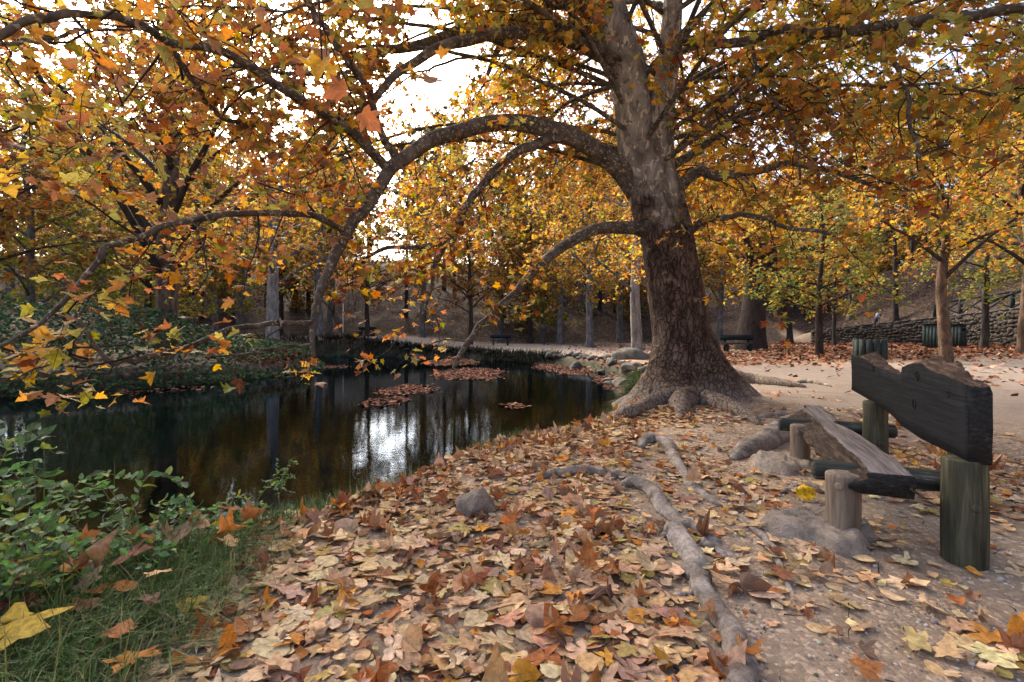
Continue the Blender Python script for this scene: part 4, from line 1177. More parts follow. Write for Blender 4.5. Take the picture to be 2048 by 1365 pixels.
lone(690, 1010, .05, .13, (.33, .12, .05), 'curled rust leaf on the rim of the bank', 1, 2.0, (-.1, -.5))
lone(500, 1042, .07, .14, (.42, .20, .07), 'large upturned brown leaf at the bank edge beside the shrub', 1, .8, (-.2, -.6))
lone(455, 1085, .06, .13, (.40, .15, .045), 'curled orange-brown leaf under the trailing shrub', 1, 2.9, (-.1, -.5))
lone(1260, 1290, .03, .09, (.42, .30, .10), 'dull yellow leaf flat on the litter beside the root', 0, 4.0)

# ------------------------------------------------------------------ grit and pebbles
def pebble_proto(r, k=1):
    bm = bmesh.new(); bmesh.ops.create_icosphere(bm, subdivisions=k, radius=1.0)
    V = np.array([v.co[:] for v in bm.verts]); T = np.array([[v.index for v in f.verts] for f in bm.faces]); bm.free()
    V = V * r.uniform(.65, 1.2, 3) * (1 + r.normal(0, .13, (len(V), 1))); return V, T, 0 * V
PB = [pebble_proto(rp2) for _ in range(5)]
n = 9000
gx_ = rl.uniform(.5, 4.0, n); gy_ = 1.3 + 4.2 * rl.random(n) ** 1.6
kp = (np.abs(gx_) < 1.1 * gy_ + .2) & (rl.random(n) < .25 + .75 * (fbm(gx_, gy_, 2.2, 41, 3) > .48)); gx_, gy_ = gx_[kp], gy_[kp]; n = len(gx_)
gs = rl.uniform(.0025, .008, n) * np.where(rl.random(n) < .06, 1.9, 1)
a = rl.uniform(0, 6.28, n); R = np.zeros((n, 3, 3)); R[:, 0, 0] = np.cos(a); R[:, 0, 1] = -np.sin(a); R[:, 1, 0] = np.sin(a); R[:, 1, 1] = np.cos(a); R[:, 2, 2] = .7
acc = Acc(); gcol = palette(n, [(.36, .31, .27), (.46, .41, .36), (.24, .20, .17), (.16, .13, .11)], [.4, .25, .25, .1], .15)
place(acc, PB, rl.integers(0, 5, n), R, np.stack([gx_, gy_, terrain(gx_, gy_) + gs * .3], -1), gs, gcol)
mg, nt, out = new_mat('grit'); principled(nt, out, N(nt, 'ShaderNodeAttribute', attribute_name='col').outputs['Color'], .9)
obj('gravel', acc.mesh('gravel', [mg]), label='loose pale grit strewn over the trodden soil by the bench', cat='gravel', kind='stuff')

# the grey stone and the yellow packet
def rock_mesh(name, seed, mat, k=3, rough=.35):
    r = np.random.default_rng(seed)
    bm = bmesh.new(); bmesh.ops.create_icosphere(bm, subdivisions=k, radius=1.0)
    V = np.array([v.co[:] for v in bm.verts]); T = np.array([[v.index for v in f.verts] for f in bm.faces]); bm.free()
    for _ in range(12):       # chip flat faces off
        nn = norm(r.normal(size=3)); h = r.uniform(.45, .85); d = V @ nn; V = V - np.outer(np.maximum(d - h, 0), nn) * .9
    V = V * (1 + rough * (fbm(V[:, 0] * 1.5 + V[:, 2] + seed, V[:, 1] * 1.5 - V[:, 2] * .7, 1.6, seed, 4) - .5)[:, None])
    return mesh_np(name, V, T, [mat])
d = H * F / (1028 - YH); X = (945 - 1024) / F * d
o = obj('stone', rock_mesh('stone', 4, M['concrete'], 4, .5), label='pitted grey stone sunk among the fallen leaves', cat='stone')
o.scale = (.155, .12, .16); o.location = (X, d, float(terrain(np.array([X]), np.array([d]))[0]) + .03)
mp, nt, out = new_mat('yellow_print')
oc = objco(nt); b = N(nt, 'ShaderNodeTexBrick'); L(nt, mapping(nt, oc, (55, 90, 1)), b.inputs['Vector']); b.inputs['Scale'].default_value = 1.0
pn = noise(nt, mapping(nt, oc, (120, 60, 1)), 1.0, 3, .7)
band = N(nt, 'ShaderNodeSeparateXYZ'); L(nt, oc, band.inputs[0])
pr_ = math_n(nt, 'MULTIPLY', ramp(nt, pn, [(.55, 0.0), (.58, 1.0)]), ramp(nt, math_n(nt, 'ABSOLUTE', math_n(nt, 'SUBTRACT', math_n(nt, 'FRACT', math_n(nt, 'MULTIPLY', band.outputs[1], 45.0)), .5)), [(.22, 1.0), (.28, 0.0)]))
principled(nt, out, mixc(nt, math_n(nt, 'MULTIPLY', pr_, .75), (.70, .43, .012), (.06, .045, .01)), .4, bump(nt, noise(nt, oc, 30, 4, .6), .6, .008))
d = H * F / (1000 - YH); X = (1612 - 1024) / F * d
bm = bmesh.new(); bmesh.ops.create_grid(bm, x_segments=14, y_segments=12, size=1)
for v in bm.verts:
    x, y = v.co.x, v.co.y
    v.co = (x * .062, y * .052, .018 * math.cos(x * 1.4) + .012 * math.sin(y * 4 + x * 2) + .008 * math.sin(x * 7 - y * 3))
bmesh.ops.solidify(bm, geom=bm.faces[:], thickness=.012)
pm = bpy.data.meshes.new('packet'); bm.to_mesh(pm); bm.free(); pm.materials.append(mp)
o = obj('packet', pm, label='crumpled yellow printed packet dropped beside the bench', cat='packet')
o.location = (X, d, float(terrain(np.array([X]), np.array([d]))[0]) + .05); o.rotation_euler = (.75, -.25, .5)

# leaves on the leaf-strewn ground further off (right), and on the left bank
n = 30000
fx = rl.uniform(3, 32, n); fy = rl.uniform(8.5, 44, n)
nn_ = fbm(fx, fy, .5, 51, 3)
_, fm = terrain(fx, fy, True)
sw, ww = wall_side(fx, fy)
kp = (fx < 1.12 * fy) & (rl.random(n) < np.maximum(np.clip(fm[:, 1] * 1.25, 0, 1) * np.where(fy < 32, 1, .5), .035 + .16 * (nn_ > .6))) & (ww < -.1)
fx, fy = fx[kp], fy[kp]; n = len(fx)
fR = frames(norm(np.array([0, 0, 1.]) + rl.normal(0, .35, (n, 3))), norm(rl.normal(size=(n, 3)) * [1, 1, .1]))
fcol = palette(n, [(.24, .095, .048), (.17, .065, .035), (.32, .16, .09), (.11, .046, .03), (.42, .26, .165)], [.34, .26, .22, .1, .08], .15)
acc = Acc(); place(acc, PL3, rl.integers(0, 8, n), fR, np.stack([fx, fy, terrain(fx, fy) + .03], -1), rl.uniform(.12, .22, n), fcol)
obj('fallen_leaves', acc.mesh('fallen_leaves', [M['raft']]), label='rust brown leaf fall covering the ground in front of the stone wall', cat='fallen leaves', kind='stuff')

# ------------------------------------------------------------------ floating leaves
def raft(px0, px1, py0, py1, label, dens=190, seed=0):
    dn = (H - WATER_Z) * F / (py1 - YH); df = (H - WATER_Z) * F / (py0 - YH)
    dc = (dn + df) / 2; hx = (px1 - px0) / F * dc / 2; hy = (df - dn) / 2; cx = ((px0 + px1) / 2 - 1024) / F * dc
    r = np.random.default_rng(seed + 100); m = int(dens * hx * hy * 4)
    x = r.uniform(-1, 1, m); y = r.uniform(-1, 1, m)
    rad = np.hypot(x, y) + .55 * (fbm(x + seed * 3, y, 1.8, seed, 3) - .5)
    k = rad < .85 + .25 * r.random(m) ** 6; x, y = cx + x[k] * hx, dc + y[k] * hy
    k = sd_pond(x, y) < 0; x, y = x[k], y[k]; m = len(x)
    R = frames(norm(np.array([0, 0, 1.]) + r.normal(0, .16, (m, 3))), norm(r.normal(size=(m, 3)) * [1, 1, .05]))
    a = Acc(); place(a, FLn, r.integers(0, 16, m), R, np.stack([x, y, np.full(m, WATER_Z + .012) + r.random(m) * .012], -1), r.uniform(.06, .12, m), palette(m, [(.14, .072, .052), (.095, .048, .036), (.20, .115, .085), (.065, .034, .028)], [.4, .3, .2, .1], .15))
    obj('floating_leaves', a.mesh('floating_leaves', [M['raft']]), label=label, cat='floating leaves', group='leaf rafts on the pond', kind='stuff')
raft(755, 880, 769, 792, 'oval raft of brown leaves floating left of the pond centre', seed=1)
raft(720, 818, 795, 816, 'thin raft of brown leaves nearest the sky reflection', seed=2)
raft(868, 1015, 736, 762, 'largest raft of brown leaves under the low limb', seed=3)
raft(850, 960, 718, 734, 'pale leaf raft floating near the far shore', seed=4)
raft(1000, 1058, 808, 820, 'small raft of leaves in front of the big tree', seed=5)
raft(1060, 1215, 726, 752, 'band of floating leaves along the right shore rocks', 140, seed=6)
raft(1195, 1290, 750, 806, 'leaves floating against the grassy bank beside the big trunk', 140, seed=7)
raft(560, 700, 730, 742, 'thin line of floating leaves off the left point', 70, seed=8)
raft(380, 640, 738, 760, 'floating leaves gathered along the left bank', 60, seed=9)
raft(-40, 400, 770, 800, 'dark leaf scum along the foot of the ivy bank', 45, seed=10)

# ------------------------------------------------------------------ grass
def blades(base, length, lean, width, col, r, seg=4):
    n = len(base); t = np.linspace(0, 1, seg + 1)
    side = np.stack([-lean[:, 1], lean[:, 0], 0 * lean[:, 0]], -1); side = norm(side + 1e-6)
    ld = np.stack([lean[:, 0], lean[:, 1], 0 * lean[:, 0]], -1); lm = np.linalg.norm(ld, axis=-1)
    up_ = np.array([0, 0, 1.])
    c = base[:, None] + up_ * (length[:, None] * (t - .5 * np.minimum(lm, 1.7)[:, None] * t ** 2))[..., None] + ld[:, None] * (length[:, None] * t ** 1.6)[..., None]
    w = width[:, None] * (1 - t ** 1.5 * .95)
    V = np.stack([c - side[:, None] * w[..., None], c + side[:, None] * w[..., None]], 2).reshape(-1, 3)
    b = (np.arange(n) * (seg + 1) * 2)[:, None]; i = (np.arange(seg) * 2)[None]
    Q = np.stack([b + i, b + i + 1, b + i + 3, b + i + 2], -1).reshape(-1, 4)
    return V, Q, np.repeat(col, (seg + 1) * 2, 0)
GRC = [(.07, .14, .03), (.11, .18, .045), (.05, .095, .03), (.24, .22, .10), (.16, .19, .06)]
def grass_patch(name, x, y, ln, label, lean=.5, wd=.0022, bias=(0, 0), wts=(.3, .25, .25, .1, .1), zoff=0.0, z=None, dull=False, dim=1.0):
    n = len(x); l = rl.uniform(.5, 1.0, n) * ln
    a = rl.uniform(0, 6.28, n); m = np.abs(rl.normal(0, lean, n))
    le = np.stack([np.cos(a) * m + bias[0], np.sin(a) * m + bias[1]], -1)
    base = np.stack([x, y, (terrain(x, y) if z is None else z) - .01 + zoff], -1)
    V, Q, C = blades(base, l, le, np.full(n, wd) * rl.uniform(.6, 1.3, n), palette(n, GRC if not dull else [(.03, .034, .02), (.05, .045, .032), (.02, .022, .018), (.07, .055, .04), (.035, .04, .025)], wts, .2) * dim, rl)
    a_ = Acc(); a_.add(V, Q=Q, col=C)
    return obj(name, a_.mesh(name, [M['grass']]), label=label, cat='grass', kind='stuff')
n = 9000; x = rl.uniform(-2.6, -.95, n); y = rl.uniform(1.35, 2.75, n)
k = (sd_pond(x, y) > -.25) & (x < np.interp(y, [1.3, 1.7, 2.1, 2.6, 2.9], [-1.22, -1.25, -1.28, -1.42, -1.55]) + rl.normal(0, .09, n))
grass_patch('grass', x[k], y[k], .30, 'long lush grass sprawling at the bottom left corner', 1.0, .0028, (.45, -.2))
n = 15000; t = rl.random(n); pts = np.array([(-1.75, 2.95), (-1.4, 3.32), (-.98, 4.1), (-.58, 4.95), (.25, 5.85), (1.1, 6.6)])
cs = np.linspace(0, 1, len(pts)); x = np.interp(t, cs, pts[:, 0]) + rl.normal(.1, .16, n); y = np.interp(t, cs, pts[:, 1]) + rl.normal(-.06, .16, n)
k = (sd_pond(x, y) > -.12) & (sd_pond(x, y) < .36) & (fbm(x, y, 1.6, 61, 2) > .33); x, y = x[k], y[k]
grass_patch('grass', x, y, .21, 'short grass fringing the near bank of the pond', .6, .0024, (-.2, .2), (.3, .3, .15, .15, .1))
n = 2600; t = rl.random(n); pts = np.array([(1.75, 8.2), (2.05, 9.3), (2.7, 11.5), (3.3, 14)])
cs = np.linspace(0, 1, 4); x = np.interp(t, cs, pts[:, 0]) + rl.normal(.16, .12, n); y = np.interp(t, cs, pts[:, 1]) + rl.normal(0, .1, n)
k = sd_pond(x, y) > -.03; x, y = x[k], y[k]
grass_patch('grass', x, y, .34, 'dark grass hanging over the bank beside the big trunk', .6, .011, (-.55, -.25), (.25, .1, .55, .06, .04), dim=.5)
n = 5000; t = rl.random(n); pts = np.array([(-20, 32.5), (-12, 31.0), (-6, 29.5), (-2.5, 28.0), (2.2, 23)])
cs = np.linspace(0, 1, 5); x = np.interp(t, cs, pts[:, 0]) + rl.normal(.1, .2, n); y = np.interp(t, cs, pts[:, 1]) + rl.normal(.35, .18, n)
grass_patch('grass', x, y, .75, 'dark hanging grass on the steep far bank of the pond', .3, .012, (.1, -.9), (.03, .02, .25, .0, .02), dull=True)
# a few tall stalks by the water
stalk = Acc()
for px, py, h_, ln_ in ((905, 880, .5, .05), (950, 872, .32, .1), (1000, 862, .22, .0), (700, 975, .2, .0), (215, 1000, .42, -.05), (228, 1000, .36, .04), (88, 1050, .7, .03)):
    d = (H + .05) * F / (py - YH); X = (px - 1024) / F * d
    V, Q, C = blades(np.array([[X, d, -.08]]), np.array([h_]), np.array([[ln_, -.03]]), np.array([.0035]), np.array([[.07, .13, .03]]), rl, 6); stalk.add(V, Q=Q, col=C)
obj('reed_stalks', stalk.mesh('reed_stalks', [M['grass']]), label='thin green stalks standing up along the near bank', cat='reeds', kind='stuff')

# ------------------------------------------------------------------ shrubs in the foreground
OV0 = [leaf_proto('oval', rp2, .35, True, .5) for _ in range(6)]
OV1 = [leaf_proto('oval', rp2, .35, False, .5) for _ in range(6)]
ov_me = [mesh_np('leaf', p[0], p[1], [M['green_obj']], None, p[2]) for p in OV0]
GREENS = [(.11, .21, .075), (.15, .31, .085), (.07, .13, .055), (.24, .31, .07), (.22, .28, .20), (.38, .35, .07)]
shrub_leaves = []; shrubs = []
def shrub(bx, by, n_stem, hgt, spread, ls_, label, seed, group='leafy shrubs at the bottom left', bias=(0, 0), z0=None):
    r = np.random.default_rng(seed)
    bz = float(terrain(np.array([bx]), np.array([by]))[0]) if z0 is None else z0
    root = empty('shrub', (bx, by, bz), label, 'shrub', group)
    for s in range(n_stem):
        a = r.uniform(0, 6.28); reach = spread * r.uniform(.4, 1.0); h = hgt * r.uniform(.25, 1.0)
        e = np.array([math.cos(a) * reach + bias[0] * reach, math.sin(a) * reach + bias[1] * reach, h])
        p0 = np.array([bx, by, max(bz, WATER_Z) - .03]) + np.append(r.normal(0, .05, 2), 0)
        ctrl = np.array([p0, p0 + e * [.25, .25, .55] + r.normal(0, .02, 3), p0 + e * [.65, .65, 1.0], p0 + e * [1.1, 1.1, .88]])
        q = spline(ctrl, 22)
        me = tube_mesh('stem', q, np.linspace(.0038, .0012, 22), M['stem'], 5)
        obj('stem', me, root)
        tg = norm(np.gradient(q, axis=0))
        for k in range(4, 22, 1):
            for sgn in (-1, 1):
                if r.random() < .25: continue
                sd_ = norm(np.cross(tg[k], [0, 0, 1.]) + 1e-6) * sgn * (1 if k % 2 else .5) + tg[k] * .35 + np.array([0, 0, .12]) + r.normal(0, .22, 3)
                nrm_ = norm(np.array([0, 0, 1.]) + r.normal(0, .55, 3))
                shrub_leaves.append((q[k] + sd_ * .006, frames(nrm_[None], norm(sd_)[None])[0], ls_ * r.uniform(.55, 1.1), np.array(GREENS[r.choice(6, p=[.3, .24, .2, .1, .12, .04])]) * np.exp(r.normal(0, .15)), root))
    shrubs.append(root)
mst, nt, out = new_mat('shrub_stem'); principled(nt, out, ramp(nt, noise(nt, worldpos(nt), 30, 3), [(.3, (.10, .07, .035)), (.7, (.20, .17, .08))]), .7); M['stem'] = mst
SHR = [(-2.62, 2.28, .62, .30, .062, 'tallest leafy shrub at the left edge in front of the water'),
       (-2.30, 2.42, .52, .32, .055, 'broad leafy shrub second from the left edge'),
       (-2.02, 2.62, .42, .32, .048, 'leafy shrub in the middle of the left clump'),
       (-1.78, 2.86, .32, .34, .042, 'low shrub trailing over the bank towards the sapling'),
       (-1.62, 3.08, .24, .30, .038, 'small-leaved shrub at the right end of the left clump'),
       (-2.20, 2.02, .40, .34, .055, 'dense shrub low at the left edge below the tallest one'),
       (-1.90, 2.20, .30, .32, .050, 'shrub spreading over the grass in the left clump'),
       (-1.98, 1.82, .24, .28, .048, 'low shrub near the bottom left above the grass'),
       (-1.62, 2.36, .16, .26, .042, 'creeping shrub between the grass and the dry leaves'),
       (-2.75, 2.55, .45, .40, .05, 'shrub leaning over the water at the left edge')]
for i, (bx, by, h_, spd, l_, lab) in enumerate(SHR):
    shrub(bx, by, 11, h_ * 1.95, spd * 1.25, l_ * 1.25, lab, 300 + i)
# the two low leaves reaching in from the left edge, and the sapling
shrub(-2.75, 2.48, 2, .95, .25, .085, 'tall shrub shoot with long leaves poking in at the left edge', 330, bias=(.6, -.1))
d = (H + .02) * F / (1000 - YH); X = (560 - 1024) / F * d
r = np.random.default_rng(5)
sap = empty('sapling', (X, d, float(terrain(np.array([X]), np.array([d]))[0])), 'small sapling with little green leaves on the rim of the bank', 'sapling')
sl = []
for k in range(7):
    b0 = np.array([X, d, -.08]); a = r.uniform(0, 6.28)
    e = np.array([math.cos(a) * (.11 if k else .02), math.sin(a) * .06, .36 if k == 0 else r.uniform(.12, .30)])
    st0 = b0 if k == 0 else b0 + np.array([0, 0, r.uniform(.05, .2)])
    q = spline(np.array([st0, st0 + e * [.5, .5, .5] + r.normal(0, .008, 3), st0 + e * [1, 1, 1 if k == 0 else .5]]), 14)
    obj('stem', tube_mesh('stem', q, np.linspace(.004 if k == 0 else .0022, .001, 14), M['stem'], 5), sap)
    for j in range(3, 14):
        for sgn in (-1, 1):
            dr = norm(np.array([math.cos(a + j), math.sin(a + j), .2]) * sgn + r.normal(0, .3, 3))
            sl.append((q[j], frames(norm(np.array([[0, 0, 1.]]) + r.normal(0, .4, (1, 3))), dr[None])[0], r.uniform(.018, .034), np.array(GREENS[r.integers(0, 4)]) * 1.1))
for k, (p_, R_, s_, c_) in enumerate(sl):
    single('leaf', ov_me[k % 6], R_, p_, s_, c_, sap)
sp_ = np.array([s[0] for s in shrub_leaves]); ss_ = np.array([s[2] for s in shrub_leaves])
order = np.argsort(-visible_size(sp_, ss_)); big_ids = set(order[:360].tolist())
accs = {}
for k, (p_, R_, s_, c_, root) in enumerate(shrub_leaves):
    if k in big_ids:
        single('leaf', ov_me[k % 6], R_, p_, s_, c_, root)
    else:
        accs.setdefault(root.name, (root, []))[1].append(k)
for root, ks in accs.values():
    a_ = Acc(); ks = np.array(ks)
    place(a_, OV1, ks % 6, np.array([shrub_leaves[k][1] for k in ks]), sp_[ks], ss_[ks], np.array([shrub_leaves[k][3] for k in ks]))
    obj('foliage', a_.mesh('foliage', [M['green']]), root, kind='stuff')
print('shrub leaves', len(shrub_leaves))

# ------------------------------------------------------------------ ivy bank on the left
n = 92000
x = rl.uniform(-24, -7.4, n); y = rl.uniform(5.5, 24, n); sdv = sd_pond(x, y)
mound = np.clip((1.5 * sm(-.35, .8, sdv) * (1 - sm(3.2, 5.5, sdv)) + .12) * (1 - .75 * sm(13.5, 17.5, y)), 0, 2) * (.65 + .7 * fbm(x, y, .6, 71, 3))
k = (sdv > -.25) & (sdv < 6) & (rl.random(n) < np.where(sdv < .9, 1, np.where(sdv < 3.2, .75, .35))) & (x > -1.25 * y - 1)
x, y, mound, sdv = x[k], y[k], mound[k], sdv[k]; n = len(x)
z = terrain(x, y) * (sdv > .3) + np.where(sdv <= .3, WATER_Z + .03, 0) + mound * (1 - rl.random(n) ** np.where(sdv < .9, 1.2, 2.2)) + .02
nr = norm(np.stack([.45 + 0 * x, -.6 + 0 * x, .8 + 0 * x], -1) + rl.normal(0, .5, (n, 3)))
icol = palette(n, [(.032, .066, .027), (.046, .092, .034), (.02, .038, .022), (.058, .10, .05), (.12, .046, .022)], [.34, .24, .22, .13, .07], .2)
acc = Acc(); place(acc, PL3, rl.integers(0, 8, n), frames(nr, norm(rl.normal(size=(n, 3)) + np.array([.3, -.4, -.5]))), np.stack([x, y, z], -1), rl.uniform(.07, .14, n), icol)
obj('ivy', acc.mesh('ivy', [M['ivy']]), label='dark green ivy tumbling down the left bank to the water', cat='ivy', kind='stuff')
n = 5000; x = rl.uniform(-14, -7.8, n); y = rl.uniform(16.5, 27, n); sdv = sd_pond(x, y); k = (sdv > .0) & (sdv < 2.2) & (rl.random(n) < .8); x, y, sdv = x[k], y[k], sdv[k]; n = len(x)
acc = Acc(); place(acc, PL2, rl.integers(0, 12, n), frames(norm(np.array([.2, -.3, 1.]) + rl.normal(0, .5, (n, 3))), norm(rl.normal(size=(n, 3)))), np.stack([x, y, np.maximum(terrain(x, y), WATER_Z + .03) + .25 * rl.random(n) ** 2 + .02], -1), rl.uniform(.12, .2, n), palette(n, [(.15, .055, .03), (.11, .04, .024), (.2, .095, .055)], [.5, .3, .2]))
obj('fallen_leaves', acc.mesh('fallen_leaves', [M['raft']]), label='red-brown leaves heaped on the low left point of the shore', cat='fallen leaves', kind='stuff')

# ------------------------------------------------------------------ other trees
def ordinal(k):
    one = ['', 'first', 'second', 'third', 'fourth', 'fifth', 'sixth', 'seventh', 'eighth', 'ninth', 'tenth', 'eleventh', 'twelfth', 'thirteenth', 'fourteenth', 'fifteenth', 'sixteenth', 'seventeenth', 'eighteenth', 'nineteenth']
    if k < 20: return one[k]
    t_ = {2: 'twent', 3: 'thirt', 4: 'fort', 5: 'fift', 6: 'sixt', 7: 'sevent'}[k // 10]
    return t_ + 'ieth' if k % 10 == 0 else t_ + 'y-' + one[k % 10]
def T1(x, y): return float(terrain(np.array([float(x)]), np.array([float(y)]))[0])
def tree_meshes(seed, h, r0, nlimb, llen, first, leaves, bark, cols, wts, sp2=.5, lean=(0, 0), m3=5, lsz=(.11, .19), top=.12, flare=.5, rise=.45, droop=.3, sides=16, drop=.5):
    r = np.random.default_rng(seed)
    t = np.linspace(0, 1, 40); z = -.4 + (h + .4) * t
    wx = (fbm(t, 0 * t + seed, 3, seed, 3) - .5) * .10 * h * t ** .8; wy = (fbm(t, 0 * t + seed, 3, seed + 9, 3) - .5) * .10 * h * t ** .8
    pts = np.stack([wx + lean[0] * h * t, wy + lean[1] * h * t, z], -1)
    rad = r0 * ((1 - t) ** .85 * (1 - top) + top * .5) * (1 + flare * np.exp(-np.clip(z, 0, 9) / (r0 * 1.3)))
    V, Q, T = tube(pts, rad, sides, .10, seed)
    trunk = mesh_np('trunk', V, [T, Q], [M['bark_' + bark]])
    limbs = []; acc = Acc(); az = r.uniform(0, 6.28)
    for i in range(nlimb):
        f = first + (1 - first) * ((i + .5) / nlimb) ** 1.0 * .97
        az += 2.4 + r.normal(0, .3)
        k = min(int(f * 39), 38); p0 = pts[k]; ln = llen * (1.1 - .75 * f) * r.uniform(.75, 1.2)
        hd = np.array([math.cos(az), math.sin(az), 0]); u = np.linspace(0, 1, 12)[:, None]
        rs = rise * r.uniform(.5, 1.4) * (1.0 + .5 * f)
        q = p0 + hd * ln * u + np.array([0, 0, 1.]) * ln * (rs * 1.6 * u - drop * rs * 1.4 * u * u) + np.cumsum(r.normal(0, .02, (12, 3)), 0) * ln * .5 * u
        rr = np.linspace(min(rad[k] * .5, r0 * .32), .012, 12)
        limbs.append((q, rr)); V, Q, T = tube(q, rr, 6, .1, i); acc.add(V, T=T, Q=Q)
    B, l2, C, lf_ = grow(limbs, r, sp2, (.5, 1.6), m3, (.2, .6), leaves, droop, .3, .1, .1)
    tw = twig_acc(B, l2, C[:0], .012, .004, False)
    acc.add(np.concatenate(tw.V), Q=np.concatenate(tw.P4))
    branches = acc.mesh('branches', [M['bark_dark' if bark == 'dark' else 'bark_grey' if bark in ('grey', 'pale') else 'bark_twig']])
    n = len(lf_['pos']); a = Acc()
    g = fbm(lf_['pos'][:, 0] + lf_['pos'][:, 2], lf_['pos'][:, 1], .6, seed, 2)
    w = np.asarray(wts, float)
    c = palette(n, cols, w, .2)
    place(a, PL3, r.integers(0, 8, n), lf_['R'], lf_['pos'], r.uniform(*lsz, n), c)
    return trunk, branches, a.mesh('crown', [M['leaf_far']]), n
def plant(ms, loc, label, group=None, rz=0.0, s=1.0, name='plane_tree'):
    root = empty(name, (0, 0, 0), label, 'tree', group)
    root.matrix_basis = Matrix.Translation(Vector([float(v) for v in loc])) @ Matrix.Rotation(rz, 4, 'Z') @ Matrix.Scale(s, 4)
    part('trunk', ms[0], root); b = part('branches', ms[1], root, kind='stuff'); c = part('crown', ms[2], root, kind='stuff')
    return root
def at(px, d): return (px - 1024) / F * d
tot = 0
def unique(px, d, label, **k):
    global tot
    ms = tree_meshes(**k); tot += ms[3]
    X = at(px, d); plant(ms, (X, d, T1(X, d)), label)
RUSTY = [OR, GO, RU, BR, OL, YG]
unique(335, 16.5, 'plane tree with orange flaking trunk rising from the ivy on the left bank', seed=41, h=12, r0=.40, nlimb=26, llen=6.5, first=.16, leaves=4.2, bark='brown', cols=RUSTY, wts=[.18, .22, .14, .1, .16, .2], sp2=.36, rise=.75, drop=.35, flare=.1)
unique(545, 24.5, 'pale-barked plane tree on the low left point of the shore', seed=43, h=13, r0=.36, nlimb=22, llen=5.2, first=.24, leaves=4.0, bark='pale', cols=RUSTY, wts=[.25, .25, .16, .1, .14, .1], sp2=.42, flare=.25)
unique(1274, 21.0, 'slim pale plane tree standing behind the left edge of the big trunk', seed=44, h=12, r0=.27, nlimb=20, llen=4.6, first=.24, leaves=4.0, bark='pale', cols=RUSTY, wts=[.25, .34, .08, .04, .18, .11], sp2=.42, flare=.15)
unique(1503, 29.5, 'thick old pollarded plane trunk behind the far right bench', seed=45, h=10, r0=.95, nlimb=22, llen=6.0, first=.40, leaves=4.6, bark='twig', cols=RUSTY, wts=[.3, .3, .14, .06, .12, .08], sp2=.42, lean=(.05, 0), flare=.25, top=.3)
unique(1638, 22.0, 'young tree with a thin dark trunk and green-gold leaves', seed=46, h=7.5, r0=.19, nlimb=22, llen=3.6, first=.30, leaves=5.0, bark='twig', cols=[GR, OL, YG, GO, OR], wts=[.52, .30, .10, .07, .01], sp2=.30, rise=.2, lean=(.03, 0), flare=.1, lsz=(.12, .2))
unique(1668, 31.0, 'very thin young tree against the left part of the stone wall', seed=47, h=7, r0=.15, nlimb=14, llen=2.8, first=.34, leaves=4.0, bark='dark', cols=RUSTY, wts=[.4, .2, .2, .1, .1, 0], sp2=.4, flare=.1)
unique(1893, 16.5, 'slender plane tree with forked brown trunk in front of the green bins', seed=48, h=8.5, r0=.22, nlimb=20, llen=4.2, first=.36, leaves=4.6, bark='brown', cols=RUSTY, wts=[.28, .26, .12, .06, .2, .08], sp2=.36, flare=.1, rise=.6)
unique(1968, 24.0, 'dark slim tree with green leaves in front of the fence', seed=49, h=7.5, r0=.20, nlimb=20, llen=3.6, first=.34, leaves=5.0, bark='dark', cols=[GR, OL, YG, GO, OR], wts=[.55, .30, .08, .05, .02], sp2=.30, rise=.25, flare=.1)
unique(2052, 20.0, 'trunk of a plane tree cut off by the right edge of the picture', seed=50, h=10, r0=.27, nlimb=18, llen=4.6, first=.35, leaves=4.6, bark='brown', cols=RUSTY, wts=[.32, .28, .1, .04, .18, .08], sp2=.38, flare=.1)
print('mid leaves', tot)
# tree kinds of the far shore and the hillside: each kind built once, then copied
KIND = {
    'gold': tree_meshes(61, 18, .32, 32, 6.2, .24, 5.6, 'grey', RUSTY, [.18, .30, .12, .10, .18, .12], .44, lsz=(.18, .30)),
    'rust': tree_meshes(62, 16, .28, 30, 5.8, .22, 5.2, 'twig', RUSTY, [.18, .10, .28, .28, .12, .04], .44, lsz=(.18, .30)),
    'green': tree_meshes(63, 15, .26, 30, 5.4, .09, 5.2, 'grey', [GR, OL, YG, GO], [.26, .28, .34, .12], .42, lsz=(.18, .30)),
    'pine': tree_meshes(64, 21, .26, 26, 4.2, .42, 5.6, 'dark', [(.035, .06, .025), (.055, .08, .03), (.09, .10, .03), (.24, .16, .03)], [.4, .3, .2, .1], .42, rise=.3, lsz=(.26, .44), flare=.15),
    'bare': tree_meshes(65, 15, .18, 18, 3.2, .35, 2.2, 'dark', RUSTY, [.2, .2, .2, .2, .1, .1], .6, lsz=(.14, .24), flare=.15, rise=.8),
    'scrub': tree_meshes(66, 6.5, .10, 24, 3.2, .08, 5.0, 'dark', [(.035, .055, .022), OL, GO, RU], [.4, .26, .18, .16], .36, lsz=(.2, .34), flare=.1),
}
made = {}
def copy_tree(kind, X, Y, label, group, rz, s):
    z = T1(X, Y)
    M4 = Matrix.Translation(Vector((X, Y, z))) @ Matrix.Rotation(rz, 4, 'Z') @ Matrix.Scale(s, 4)
    if kind not in made:
        made[kind] = plant(KIND[kind], (X, Y, z), label, group, rz, s, 'tree'); return
    src = made[kind]; o = src.copy(); COL.objects.link(o); o.matrix_basis = M4
    o['label'] = label; o['group'] = group
    for ch in src.children:
        c = ch.copy(); COL.objects.link(c); c.parent = o
r7 = np.random.default_rng(88)
